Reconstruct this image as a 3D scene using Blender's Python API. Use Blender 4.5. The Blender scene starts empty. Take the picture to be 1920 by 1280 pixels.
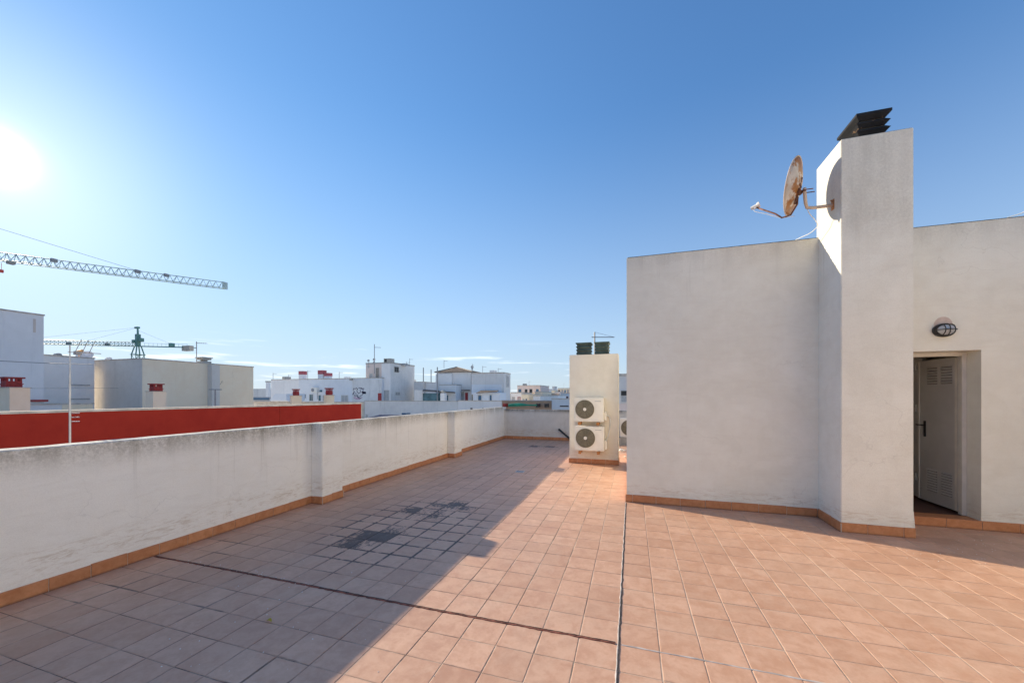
import bpy, math, random
from mathutils import Vector, Matrix
random.seed(7)
R = math.radians
scene = bpy.context.scene
COL = scene.collection

# ------------------------------------------------------------------ camera, sky, sun, exposure
F, HOR, EYE = 711.0, 742.0, 1.6
YAW = math.atan((1184 - 960) / F)
CA, SA = math.cos(YAW), math.sin(YAW)
cam = bpy.data.cameras.new('camera'); camo = bpy.data.objects.new('camera', cam); COL.objects.link(camo)
camo.location = (0, 0, EYE); camo.rotation_euler = (R(90), 0, YAW)
cam.sensor_width = 36; cam.lens = F / 1920 * 36; cam.shift_y = (HOR - 640) / 1920
cam.clip_start = 0.05; cam.clip_end = 6000
scene.camera = camo
scene.view_settings.view_transform = 'Standard'; scene.view_settings.look = 'None'
scene.cycles.diffuse_bounces = 8; scene.cycles.max_bounces = 12
scene.view_settings.gamma = 1; scene.view_settings.use_curve_mapping = False
scene.view_settings.exposure = 1.70
SUN_AZ = math.atan2(0.3215, -0.9469)           # direction towards the sun, from +X
SUN_EL = R(20.6)
SUNV = Vector((math.cos(SUN_AZ) * math.cos(SUN_EL), math.sin(SUN_AZ) * math.cos(SUN_EL), math.sin(SUN_EL)))
sl = bpy.data.lights.new('sun', 'SUN'); sl.energy = 2.32; sl.angle = R(0.53); sl.color = (0.97, 0.84, 0.63)
so = bpy.data.objects.new('sun', sl); COL.objects.link(so); so.rotation_euler = SUNV.to_track_quat('Z', 'Y').to_euler()
so.location = SUNV * 50

class NT:
    """small wrapper for writing node trees"""
    def __init__(s, tree): s.t = tree; s.n = tree.nodes; s.l = tree.links
    def new(s, typ, **kw):
        x = s.n.new(typ)
        for k, v in kw.items(): setattr(x, k, v)
        return x
    def put(s, sock, v):
        if isinstance(v, bpy.types.NodeSocket): s.l.new(v, sock)
        elif v is not None:
            if isinstance(v, (tuple, list)) and len(v) == 3 and sock.type == 'RGBA': v = (*v, 1)
            sock.default_value = v
    def math(s, op, a, b=None, c=None, clamp=False):
        x = s.new('ShaderNodeMath', operation=op, use_clamp=clamp)
        for i, v in enumerate((a, b, c)):
            if v is not None: s.put(x.inputs[i], v)
        return x.outputs[0]
    def ramp(s, v, a, b, c=0.0, d=1.0, smooth=True):
        x = s.new('ShaderNodeMapRange', interpolation_type='SMOOTHSTEP' if smooth else 'LINEAR')
        s.put(x.inputs[0], v); x.inputs[1].default_value = a; x.inputs[2].default_value = b
        x.inputs[3].default_value = c; x.inputs[4].default_value = d
        return x.outputs[0]
    def mix(s, f, a, b, mode='MIX'):
        x = s.new('ShaderNodeMix', data_type='RGBA', blend_type=mode)
        s.put(x.inputs[0], f); s.put(x.inputs[6], a); s.put(x.inputs[7], b)
        return x.outputs[2]
    def noise(s, vec, scale, detail=4, rough=0.55, dist=0.0):
        x = s.new('ShaderNodeTexNoise'); s.put(x.inputs['Vector'], vec)
        x.inputs['Scale'].default_value = scale; x.inputs['Detail'].default_value = detail
        x.inputs['Roughness'].default_value = rough; x.inputs['Distortion'].default_value = dist
        return x.outputs[0]
    def vmul(s, vec, v):
        x = s.new('ShaderNodeVectorMath', operation='MULTIPLY'); s.put(x.inputs[0], vec); x.inputs[1].default_value = v
        return x.outputs[0]
    def sep(s, vec):
        x = s.new('ShaderNodeSeparateXYZ'); s.put(x.inputs[0], vec); return x.outputs

world = bpy.data.worlds.new('World'); scene.world = world; world.use_nodes = True
w = NT(world.node_tree); w.n.clear()
sky = w.new('ShaderNodeTexSky', sky_type='NISHITA'); sky.sun_disc = False
sky.sun_elevation = SUN_EL; sky.sun_rotation = -(SUN_AZ - math.pi / 2)
sky.altitude = 10; sky.air_density = 1.0; sky.dust_density = 0.1; sky.ozone_density = 2.0
gen = w.new('ShaderNodeTexCoord').outputs['Generated']
dp = w.new('ShaderNodeVectorMath', operation='DOT_PRODUCT'); w.put(dp.inputs[0], gen); dp.inputs[1].default_value = SUNV
dot = w.math('MAXIMUM', dp.outputs['Value'], 0.0)
glow = w.math('ADD', w.math('MULTIPLY', w.math('POWER', dot, 3000.0), 6.0),
              w.math('ADD', w.math('MULTIPLY', w.math('POWER', dot, 900.0), 0.9), w.math('MULTIPLY', w.math('POWER', dot, 70.0), 1.0)))
gz = w.sep(gen)
hz = w.math('DIVIDE', gz[2], 1.0)
cvec = w.new('ShaderNodeCombineXYZ'); w.put(cvec.inputs[0], w.math('MULTIPLY', gz[0], 5.0)); w.put(cvec.inputs[1], w.math('MULTIPLY', gz[1], 5.0)); w.put(cvec.inputs[2], w.math('MULTIPLY', gz[2], 62.0))
cl = w.noise(cvec.outputs[0], 1.25, 6, 0.55, 0.3)
band = w.math('MULTIPLY', w.ramp(hz, 0.0, 0.02), w.ramp(hz, 0.055, 0.15, 1.0, 0.0))
cmask = w.math('MULTIPLY', w.ramp(cl, 0.54, 0.74), band)
low = w.math('MULTIPLY', w.math('POWER', w.ramp(hz, -0.05, 0.60, 1.0, 0.0, False), 1.5), 0.86)
base = w.mix(1.0, sky.outputs[0], (0.48, 0.75, 1.06), 'MULTIPLY')
sc3 = w.new('ShaderNodeSeparateColor'); w.put(sc3.inputs[0], base); cc3 = w.new('ShaderNodeCombineColor')
for i in range(3): w.put(cc3.inputs[i], w.math('DIVIDE', sc3.outputs[i], w.math('ADD', 1.0, w.math('MULTIPLY', sc3.outputs[i], (0.12, 0.115, 0.10)[i]))))
base = cc3.outputs[0]
base = w.mix(low, base, (2.25, 2.55, 2.95))
base = w.mix(w.math('MULTIPLY', cmask, 0.75), base, (5.6, 5.7, 5.9))
gc = w.mix(1.0, (1.0, 0.86, 0.74), glow, 'MULTIPLY')
tot = w.mix(1.0, base, gc, 'ADD')
bg = w.new('ShaderNodeBackground'); w.put(bg.inputs[0], tot); bg.inputs[1].default_value = 0.085
wo = w.new('ShaderNodeOutputWorld'); w.l.new(bg.outputs[0], wo.inputs[0])

# ------------------------------------------------------------------ geometry helpers
def ray(u):
    x = (u - 960) / F
    return Vector((x * CA - SA, x * SA + CA))
def onX(u, X): r = ray(u); return r.y * X / r.x            # Y of the bearing u where it crosses a plane X
def onY(u, Y): r = ray(u); return r.x * Y / r.y            # X of the bearing u where it crosses a plane Y
def dep(X, Y): return -X * SA + Y * CA
def zz(v, X, Y): return EYE + (HOR - v) / F * dep(X, Y)
def G(u, v, z=0.0):
    d = F * (EYE - z) / (v - HOR); r = ray(u) * d; return r.x, r.y
def at(u, v, d): r = ray(u) * d; return Vector((r.x, r.y, EYE + (HOR - v) / F * d))

class MB:
    def __init__(s): s.v = []; s.f = []
    def add(s, vs, fs):
        b = len(s.v); s.v += [Vector(p) for p in vs]; s.f += [tuple(b + i for i in q) for q in fs]; return s
    def box(s, x0, x1, y0, y1, z0, z1):
        if x0 > x1: x0, x1 = x1, x0
        if y0 > y1: y0, y1 = y1, y0
        return s.add([(x0,y0,z0),(x1,y0,z0),(x1,y1,z0),(x0,y1,z0),(x0,y0,z1),(x1,y0,z1),(x1,y1,z1),(x0,y1,z1)],
              [(3,2,1,0),(4,5,6,7),(0,1,5,4),(1,2,6,5),(2,3,7,6),(3,0,4,7)])
    def frus(s, a, b):
        """a, b = (x0,x1,y0,y1,z) lower and upper rectangle"""
        def q(r): return [(r[0],r[2],r[4]),(r[1],r[2],r[4]),(r[1],r[3],r[4]),(r[0],r[3],r[4])]
        return s.add(q(a) + q(b), [(3,2,1,0),(4,5,6,7),(0,1,5,4),(1,2,6,5),(2,3,7,6),(3,0,4,7)])
    def cyl(s, p0, p1, r0, r1=None, n=8, caps=True):
        p0 = Vector(p0); p1 = Vector(p1); r1 = r0 if r1 is None else r1
        d = (p1 - p0); q = d.to_track_quat('Z', 'Y') if d.length > 1e-9 else None
        vs = []
        for p, r in ((p0, r0), (p1, r1)):
            for i in range(n):
                a = 2 * math.pi * i / n; vs.append(p + q @ Vector((r * math.cos(a), r * math.sin(a), 0)))
        fs = [(i, (i + 1) % n, n + (i + 1) % n, n + i) for i in range(n)]
        if caps: fs += [tuple(reversed(range(n))), tuple(range(n, 2 * n))]
        return s.add(vs, fs)
    def tube(s, pts, r, n=7):
        pts = [Vector(p) for p in pts]; b = len(s.v); ring = []
        up = None
        for i, p in enumerate(pts):
            t = (pts[min(i + 1, len(pts) - 1)] - pts[max(i - 1, 0)]).normalized()
            if up is None: up = t.orthogonal().normalized()
            up = (up - t * up.dot(t)).normalized(); sd = t.cross(up)
            rr = r[i] if isinstance(r, (list, tuple)) else r
            for k in range(n):
                a = 2 * math.pi * k / n; s.v.append(p + up * rr * math.cos(a) + sd * rr * math.sin(a))
        for i in range(len(pts) - 1):
            for k in range(n):
                s.f.append((b + i*n + k, b + i*n + (k+1) % n, b + (i+1)*n + (k+1) % n, b + (i+1)*n + k))
        s.f.append(tuple(b + k for k in reversed(range(n)))); s.f.append(tuple(b + (len(pts)-1)*n + k for k in range(n)))
        return s
    def ringY(s, cx, cz, y, r0, r1, t, n=36):
        """flat ring in the XZ plane with thickness t in y"""
        vs = []
        for k in range(n):
            a = 2 * math.pi * k / n; c, q = math.cos(a), math.sin(a)
            vs += [(cx + r0*c, y, cz + r0*q), (cx + r1*c, y, cz + r1*q), (cx + r1*c, y + t, cz + r1*q), (cx + r0*c, y + t, cz + r0*q)]
        fs = []
        for k in range(n):
            a, b = 4 * k, 4 * ((k + 1) % n)
            for i in range(4): fs.append((a + i, b + i, b + (i+1) % 4, a + (i+1) % 4))
        return s.add(vs, fs)
    def build(s, name, mat, parent=None, origin=None, smooth=False, bevel=0):
        o3 = world_origin(parent) if parent else Vector(origin if origin is not None else (0, 0, 0))
        me = bpy.data.meshes.new(name); me.from_pydata([tuple(p - o3) for p in s.v], [], s.f); me.update()
        import bmesh
        bm = bmesh.new(); bm.from_mesh(me); bmesh.ops.recalc_face_normals(bm, faces=bm.faces)
        if bevel:
            es = [e for e in bm.edges if len(e.link_faces) == 2 and e.calc_face_angle(0) > 0.5]
            bmesh.ops.bevel(bm, geom=es, offset=bevel, segments=2, affect='EDGES', clamp_overlap=True)
        bm.to_mesh(me); bm.free()
        if smooth:
            for p in me.polygons: p.use_smooth = True
        me.materials.append(mat)
        o = bpy.data.objects.new(name, me); COL.objects.link(o)
        if parent: o.parent = parent
        else: o.location = o3
        return o
def world_origin(o):
    v = Vector((0, 0, 0))
    while o: v = v + o.location; o = o.parent
    return v
def tag(o, label=None, cat=None, group=None, kind=None):
    if label: o['label'] = label
    if cat: o['category'] = cat
    if group: o['group'] = group
    if kind: o['kind'] = kind
    return o
def thing(name, loc, label, cat, group=None):
    o = bpy.data.objects.new(name, None); COL.objects.link(o); o.location = loc; o.empty_display_size = 0.2
    return tag(o, label, cat, group)
def box(name, mat, parent, *b, bevel=0, origin=None): return MB().box(*b).build(name, mat, parent, origin=origin, bevel=bevel)

# ------------------------------------------------------------------ materials
def mat_base(name):
    m = bpy.data.materials.new(name); m.use_nodes = True
    t = NT(m.node_tree); b = t.n['Principled BSDF']
    return m, t, b
def simple(name, col, rough=0.6, metal=0.0, var=0.15, scale=6.0, spec=0.5, rust=None, bump=0.0):
    m, t, b = mat_base(name)
    pos = t.new('ShaderNodeTexCoord').outputs['Object']
    n = t.noise(pos, scale, 5)
    c = t.mix(t.ramp(n, 0.3, 0.7), tuple(x * (1 - var) for x in col), tuple(min(1, x * (1 + var)) for x in col))
    if rust:
        rn = t.noise(pos, rust[1], 6, 0.65)
        c = t.mix(t.ramp(rn, rust[2], rust[2] + 0.08), c, rust[0])
    t.put(b.inputs['Base Color'], c); b.inputs['Roughness'].default_value = rough; b.inputs['Metallic'].default_value = metal
    b.inputs['Specular IOR Level'].default_value = spec
    if bump:
        bn = t.new('ShaderNodeBump'); bn.inputs['Strength'].default_value = bump; bn.inputs['Distance'].default_value = 0.003
        t.put(bn.inputs['Height'], t.noise(pos, scale * 12, 4)); t.put(b.inputs['Normal'], bn.outputs[0])
    return m
def plaster(name, c1, c2, top=None, bot=None, dirt=(0.09, 0.08, 0.065), streak=0.3, grain=0.5, fscale=1.0, peel=None, crack=False):
    """rendered wall: mottled paint, weathering below the coping (top=(z, depth, amount)), splash marks above the floor (bot=(z, depth, amount))"""
    m, t, b = mat_base(name)
    pos = t.new('ShaderNodeNewGeometry').outputs['Position']
    z = t.sep(pos)[2]
    big = t.noise(pos, 0.9 * fscale, 6, 0.62, 0.4); mid = t.noise(pos, 6 * fscale, 6, 0.6)
    c = t.mix(t.ramp(t.math('ADD', t.math('MULTIPLY', big, 0.65), t.math('MULTIPLY', mid, 0.35)), 0.34, 0.66), c1, c2)
    fine = t.noise(pos, 120 * min(fscale, 1.0), 3, 0.7)
    c = t.mix(t.ramp(fine, 0.35, 0.75, 0.0, 0.13), c, dirt)
    st = t.noise(t.vmul(pos, (5.0 * fscale, 5.0 * fscale, 0.35 * fscale)), 1.0, 6, 0.65)
    if streak: c = t.mix(t.ramp(st, 0.55, 0.85, 0.0, streak), c, dirt)
    if top:
        h = t.ramp(z, top[0] - top[1], top[0], 0.0, 1.0)
        k = t.math('ADD', t.math('MULTIPLY', st, 0.6), t.math('MULTIPLY', t.noise(pos, 40 * fscale, 6, 0.8), 0.75))
        f = t.math('MULTIPLY', t.math('MULTIPLY', t.math('POWER', h, 1.6), t.ramp(k, 0.42, 0.85)), top[2], clamp=True)
        c = t.mix(f, c, dirt)
    if bot:
        h = t.math('MULTIPLY', t.ramp(z, bot[0], bot[0] + bot[1] * 0.35, 0.3, 1.0), t.ramp(z, bot[0] + bot[1] * 0.5, bot[0] + bot[1], 1.0, 0.0))
        k = t.ramp(t.noise(t.vmul(pos, (1.6, 1.6, 9.0)), 3.2, 9, 0.78, 1.2), 0.46, 0.66)
        f = t.math('MULTIPLY', t.math('MULTIPLY', h, k), bot[2], clamp=True)
        c = t.mix(f, c, (0.50, 0.38, 0.26))
    if peel:
        pn = t.noise(pos, peel[0], 7, 0.7, 0.6)
        reg = t.ramp(t.noise(pos, peel[0] * 0.15, 2), 0.45, 0.6)
        c = t.mix(t.math('MULTIPLY', t.ramp(pn, peel[1], peel[1] + 0.03), reg), c, peel[2])
    if crack:
        # hairline cracks, trowel sweeps, patched areas and narrow run-off streaks below the top
        wv = t.new('ShaderNodeVectorMath', operation='ADD'); nz = t.new('ShaderNodeTexNoise'); t.put(nz.inputs['Vector'], pos); nz.inputs['Scale'].default_value = 1.7; nz.inputs['Detail'].default_value = 7
        t.put(wv.inputs[0], pos); t.put(wv.inputs[1], t.vmul(nz.outputs['Color'], (1.1, 1.1, 1.1)))
        vo = t.new('ShaderNodeTexVoronoi', feature='DISTANCE_TO_EDGE'); t.put(vo.inputs['Vector'], wv.outputs[0]); vo.inputs['Scale'].default_value = 0.8
        ck = t.math('MULTIPLY', t.ramp(vo.outputs['Distance'], 0.0, 0.006, 1.0, 0.0), t.ramp(t.noise(pos, 0.9, 3), 0.50, 0.62, 0.0, 0.15))
        c = t.mix(ck, c, (0.25, 0.22, 0.18))
        tw = t.noise(t.vmul(pos, (1.2, 1.2, 5.5)), 2.0, 5, 0.6, 1.5); c = t.mix(t.ramp(tw, 0.45, 0.75, 0.0, 0.16), c, (0.62, 0.56, 0.48))
        pt = t.noise(pos, 0.7, 2, 0.4, 2.0); c = t.mix(t.ramp(pt, 0.56, 0.58, 0.0, 0.10), c, (0.92, 0.89, 0.83))
        dr_ = t.noise(t.vmul(pos, (16, 16, 0.5)), 1.0, 4, 0.55); hh_ = t.ramp(z, top[0] - 1.1, top[0], 0.0, 1.0)
        c = t.mix(t.math('MULTIPLY', t.ramp(dr_, 0.60, 0.74, 0.0, 0.34), t.math('POWER', hh_, 1.4)), c, (0.30, 0.26, 0.20))
    t.put(b.inputs['Base Color'], c); b.inputs['Roughness'].default_value = 0.93; b.inputs['Specular IOR Level'].default_value = 0.2
    if grain:
        bn = t.new('ShaderNodeBump'); bn.inputs['Strength'].default_value = grain; bn.inputs['Distance'].default_value = 0.004
        hgt = t.math('ADD', t.math('MULTIPLY', t.noise(pos, 140, 3, 0.7), 0.6), t.math('MULTIPLY', t.noise(pos, 28, 4), 0.6))
        t.put(bn.inputs['Height'], hgt); t.put(b.inputs['Normal'], bn.outputs[0])
    return m

TS = 0.25; GX0, GY0 = -0.08, 2.54                 # tile module and the crossing of the two expansion joints
STAINS = [(*G(842, 946), 0.52, 0.30), (*G(792, 960), 0.46, 0.36), (*G(712, 1004), 0.42, 0.40), (*G(668, 1018), 0.30, 0.26), (*G(997, 836), 0.50, 0.42), (*G(1030, 837), 0.42, 0.3)]
def stain_mask(t, pos):
    x, y, z = t.sep(pos)
    tot = None
    for sx, sy, rx, ry in STAINS:
        dx = t.math('DIVIDE', t.math('SUBTRACT', x, sx), rx); dy = t.math('DIVIDE', t.math('SUBTRACT', y, sy), ry)
        d = t.math('SQRT', t.math('ADD', t.math('MULTIPLY', dx, dx), t.math('MULTIPLY', dy, dy)))
        k = t.ramp(d, 0.1, 1.6, 1.0, 0.0)
        tot = k if tot is None else t.math('MAXIMUM', tot, k)
    return tot
def wide_mask(t, pos):
    x, y, z = t.sep(pos)
    cx, cy = G(775, 985)
    dx = t.math('DIVIDE', t.math('SUBTRACT', x, cx), 1.05); dy = t.math('DIVIDE', t.math('SUBTRACT', y, cy), 1.3)
    return t.ramp(t.math('SQRT', t.math('ADD', t.math('MULTIPLY', dx, dx), t.math('MULTIPLY', dy, dy))), 0.3, 1.2, 1.0, 0.0)
def edge_dist(t, pos):
    x, y, z = t.sep(pos)
    def e(v, o):
        f = t.math('FRACT', t.math('DIVIDE', t.math('SUBTRACT', v, o), TS))
        return t.math('MINIMUM', f, t.math('SUBTRACT', 1.0, f))
    return t.math('MINIMUM', e(x, GX0), e(y, GY0))
def tile_mat():
    m, t, b = mat_base('terracotta_floor_tile')
    pos = t.new('ShaderNodeNewGeometry').outputs['Position']
    x, y, z = t.sep(pos)
    idv = t.new('ShaderNodeCombineXYZ')
    t.put(idv.inputs[0], t.math('FLOOR', t.math('DIVIDE', t.math('SUBTRACT', x, GX0), TS)))
    t.put(idv.inputs[1], t.math('FLOOR', t.math('DIVIDE', t.math('SUBTRACT', y, GY0), TS)))
    wn = t.new('ShaderNodeTexWhiteNoise', noise_dimensions='3D'); t.put(wn.inputs['Vector'], idv.outputs[0])
    off = t.new('ShaderNodeVectorMath', operation='ADD'); t.put(off.inputs[0], pos); t.put(off.inputs[1], t.vmul(wn.outputs['Color'], (9, 9, 9)))
    n1 = t.noise(off.outputs[0], 9, 6, 0.6, 0.5); n2 = t.noise(off.outputs[0], 45, 5, 0.7)
    c = t.mix(t.ramp(t.math('ADD', t.math('MULTIPLY', n1, 0.7), t.math('MULTIPLY', n2, 0.3)), 0.36, 0.64), (0.565, 0.31, 0.195), (0.675, 0.41, 0.28))
    c = t.mix(t.math('MULTIPLY', t.math('POWER', wn.outputs['Value'], 1.6), 0.36), c, (0.40, 0.20, 0.12))
    cr_ = t.ramp(edge_dist(t, pos), 0.0, 0.05, 0.22, 0.0)
    c = t.mix(cr_, c, (0.30, 0.19, 0.13))
    wm2 = t.noise(t.vmul(pos, (1.0, 1.0, 1.0)), 0.8, 8, 0.72, 1.2); c = t.mix(t.ramp(wm2, 0.50, 0.56, 0.0, 0.10), c, (0.72, 0.56, 0.42))
    # broad grime: drifts across tiles, stronger along the parapet
    gr = t.noise(t.vmul(pos, (1.0, 0.55, 1.0)), 1.3, 6, 0.65, 0.6)
    side = t.ramp(x, -1.0, -4.4, 0.10, 0.22)
    c = t.mix(t.math('MULTIPLY', t.ramp(gr, 0.38, 0.7), side), c, (0.36, 0.20, 0.14))
    # worn scratches
    sc = t.noise(t.vmul(pos, (60, 6, 1)), 1.0, 3, 0.6); c = t.mix(t.ramp(sc, 0.62, 0.8, 0.0, 0.16), c, (0.62, 0.5, 0.42))
    # specks
    sp = t.noise(pos, 150, 2, 0.5); c = t.mix(t.ramp(sp, 0.74, 0.78, 0.0, 0.5), c, (0.12, 0.07, 0.05))
    # black soot
    sm = stain_mask(t, pos); ed = edge_dist(t, pos)
    sn = t.noise(t.vmul(pos, (1.5, 0.75, 1.0)), 13, 9, 0.82, 0.5)
    s1 = t.math('MULTIPLY', t.ramp(t.math('SUBTRACT', sn, t.math('MULTIPLY', sm, t.math('ADD', 0.16, t.math('MULTIPLY', wn.outputs['Value'], 0.22)))), 0.31, 0.23, 0.0, 1.0), t.ramp(sm, 0.0, 0.2))
    dn = t.noise(pos, 5.5, 5, 0.7)
    wm = wide_mask(t, pos)
    edge = t.math('MULTIPLY', t.ramp(t.math('ADD', ed, t.math('MULTIPLY', t.math('SUBTRACT', sn, 0.5), 0.12)), 0.03, 0.075, 1.0, 0.0), t.math('MULTIPLY', t.ramp(wm, 0.05, 0.45), t.ramp(dn, 0.40, 0.50)))
    edge2 = t.math('MULTIPLY', t.ramp(ed, 0.01, 0.05, 1.0, 0.0), t.math('MULTIPLY', t.ramp(x, -0.6, -1.6), t.ramp(t.noise(pos, 2.1, 4, 0.6), 0.54, 0.66, 0.0, 0.8)))
    c = t.mix(t.math('MULTIPLY', t.math('MAXIMUM', s1, t.math('MAXIMUM', edge, edge2)), 0.85, clamp=True), c, (0.018, 0.018, 0.022))
    t.put(b.inputs['Base Color'], c)
    t.put(b.inputs['Roughness'], t.ramp(n1, 0.3, 0.7, 0.45, 0.62)); b.inputs['Specular IOR Level'].default_value = 0.5
    bn = t.new('ShaderNodeBump'); bn.inputs['Strength'].default_value = 0.25; bn.inputs['Distance'].default_value = 0.002
    t.put(bn.inputs['Height'], t.math('ADD', n1, t.math('MULTIPLY', n2, 0.6))); t.put(b.inputs['Normal'], bn.outputs[0])
    return m
def grout_mat():
    m, t, b = mat_base('grout')
    pos = t.new('ShaderNodeNewGeometry').outputs['Position']
    x, y, z = t.sep(pos)
    n = t.noise(pos, 2.3, 6, 0.7)
    k = t.math('ADD', t.ramp(n, 0.40, 0.60), t.ramp(x, 0.5, -2.5, -0.55, 0.45), clamp=True)
    c = t.mix(k, (0.60, 0.46, 0.34), (0.13, 0.085, 0.065))
    c = t.mix(t.ramp(wide_mask(t, pos), 0.2, 0.8, 0, 0.9), c, (0.02, 0.02, 0.022))
    t.put(b.inputs['Base Color'], c); b.inputs['Roughness'].default_value = 0.95
    return m
M_TILE, M_GROUT = tile_mat(), grout_mat()
def skirt_mat():
    m, t, b = mat_base('skirting_tile_glaze')
    pos = t.new('ShaderNodeNewGeometry').outputs['Position']
    rnd = t.new('ShaderNodeObjectInfo').outputs['Random']
    n = t.noise(pos, 14, 6, 0.65)
    c = t.mix(t.ramp(n, 0.3, 0.7), (0.45, 0.175, 0.068), (0.58, 0.26, 0.12))
    c = t.mix(t.math('MULTIPLY', rnd, 0.3), c, (0.34, 0.12, 0.05))
    c = t.mix(t.ramp(t.noise(pos, 30, 6, 0.75), 0.66, 0.72, 0, 0.5), c, (0.6, 0.55, 0.5))
    c = t.mix(t.ramp(t.sep(pos)[2], 0.025, 0.0, 0, 0.7), c, (0.10, 0.05, 0.03))
    t.put(b.inputs['Base Color'], c); b.inputs['Roughness'].default_value = 0.5
    return m
M_SKIRT = skirt_mat()
M_MORTAR = simple('pale_mortar', (0.5, 0.42, 0.34), 0.9, scale=30)
M_PARAPET = plaster(crack=True, name='parapet_render', c1=(0.88, 0.835, 0.76), c2=(0.92, 0.885, 0.82), dirt=(0.26, 0.225, 0.17), top=(1.19, 0.34, 0.9), bot=(0.11, 0.34, 0.6), streak=0.22, grain=0.7)
M_WALL = plaster(crack=True, name='stairhouse_render', c1=(0.76, 0.735, 0.65), c2=(0.84, 0.825, 0.745), top=(3.70, 0.5, 0.30), bot=(0.11, 0.20, 0.6), dirt=(0.20, 0.18, 0.16), streak=0.10, grain=0.6)
M_SHAFT = plaster('shaft_render', (0.77, 0.705, 0.60), (0.86, 0.80, 0.70), bot=(0.1, 0.35, 0.5), streak=0.14, grain=0.4)
M_RED = plaster('red_painted_render', (0.31, 0.024, 0.016), (0.38, 0.034, 0.020), dirt=(0.12, 0.016, 0.012), streak=0.35, grain=0.3)
M_COPE = simple('weathered_coping', (0.55, 0.49, 0.42), 0.9, var=0.25, scale=4)
M_DARKEDGE = simple('dark_roofing_felt', (0.07, 0.08, 0.075), 0.9, var=0.4, scale=12)
M_CAP = simple('black_vent_slat', (0.010, 0.011, 0.015), 0.9, var=0.4, rust=((0.22, 0.13, 0.07), 9, 0.62))
M_CAPGREEN = simple('dark_green_vent_slat', (0.045, 0.075, 0.07), 0.6, var=0.35, rust=((0.16, 0.15, 0.12), 12, 0.62))
M_ACW = simple('ac_casing_white', (0.80, 0.77, 0.70), 0.45, var=0.04)
M_ACG = simple('ac_grille_grey', (0.27, 0.24, 0.17), 0.5, var=0.1)
M_ACD = simple('ac_dark_inside', (0.10, 0.09, 0.065), 0.6)
M_RUST = simple('rusty_bracket', (0.45, 0.2, 0.07), 0.85, var=0.5, scale=30)
M_DISH = simple('rusty_dish_paint', (0.56, 0.50, 0.44), 0.5, var=0.2, rust=((0.34, 0.14, 0.035), 5.0, 0.465))
M_RUSTARM = simple('rusted_steel', (0.17, 0.075, 0.045), 0.8, var=0.5, scale=25)
M_PIPE = simple('beige_painted_tube', (0.58, 0.47, 0.38), 0.5, rust=((0.3, 0.14, 0.06), 14, 0.6))
M_GALV = simple('galvanised_steel', (0.50, 0.50, 0.50), 0.45, metal=0.7)
M_DULL = simple('dull_grey_metal', (0.28, 0.28, 0.29), 0.6, metal=0.3)
M_CABLE = simple('white_cable', (0.75, 0.75, 0.73), 0.5)
M_BLACK = simple('black_plastic', (0.018, 0.018, 0.02), 0.4)
M_DOOR = simple('grey_steel_door', (0.48, 0.47, 0.47), 0.42, var=0.06, scale=3, rust=((0.22, 0.17, 0.13), 5, 0.70))
M_FRAME = simple('pale_door_frame', (0.62, 0.59, 0.54), 0.5, var=0.06)
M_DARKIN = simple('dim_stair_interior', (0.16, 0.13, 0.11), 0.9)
M_POTRED = simple('red_chimney_pot', (0.30, 0.022, 0.02), 0.6, var=0.3, scale=12)
M_CRANE = simple('green_crane_paint', (0.10, 0.24, 0.22), 0.5, var=0.2, scale=0.5)
M_CRANEHAZE = simple('hazed_green_crane_paint', (0.40, 0.50, 0.49), 0.5, var=0.2, scale=0.5)  # lighter than the other crane: distance haze is mixed into this colour
M_CONC = simple('grey_concrete', (0.42, 0.40, 0.36), 0.9, var=0.2)
M_GLASSD = simple('dark_window_glass', (0.03, 0.045, 0.06), 0.12, var=0.3, scale=1.5, spec=0.8)
M_BLUE = simple('blue_painted_joinery', (0.05, 0.13, 0.22), 0.5)
M_TEAL = simple('teal_painted_panel', (0.08, 0.17, 0.20), 0.6, var=0.4, scale=1.0)
M_REDDOOR = simple('red_painted_joinery', (0.38, 0.03, 0.03), 0.5)
M_ROOFTILE = simple('brown_roof_tile', (0.16, 0.115, 0.085), 0.9, var=0.45, scale=2.5)
M_SHUT = simple('grey_shutter', (0.42, 0.42, 0.42), 0.6)
M_ORANGE = simple('orange_plastic', (0.75, 0.34, 0.06), 0.5)
M_GREENAWN = simple('green_awning_cloth', (0.02, 0.22, 0.14), 0.8, var=0.3, scale=2)
M_NAVY = simple('navy_canopy_cloth', (0.012, 0.03, 0.09), 1.0, var=0.3, spec=0.05)
M_SEAL = simple('red_brown_joint_sealant', (0.20, 0.065, 0.04), 0.8, var=0.55, scale=18, rust=((0.05, 0.03, 0.02), 30, 0.6))
M_SEAL2 = simple('grey_joint_sealant', (0.50, 0.44, 0.40), 0.85, var=0.3, scale=10)
M_SEALD = simple('black_joint_filler', (0.05, 0.04, 0.035), 0.9, var=0.6, scale=25)
M_LEAF = simple('yellow_leaf', (0.50, 0.38, 0.03), 0.7)
M_DEBRIS = simple('white_rubble', (0.72, 0.70, 0.66), 0.9)
M_LIGHTGLASS = simple('bulkhead_glass', (0.62, 0.66, 0.72), 0.1, var=0.05, spec=0.8)
M_HALO = simple('old_fixture_mark', (0.60, 0.48, 0.42), 0.95, var=0.1, scale=20)
M_GRAFF = simple('graffiti_paint', (0.05, 0.04, 0.09), 0.8)
M_GRAFFP = simple('graffiti_pink_paint', (0.55, 0.20, 0.35), 0.8)

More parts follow.
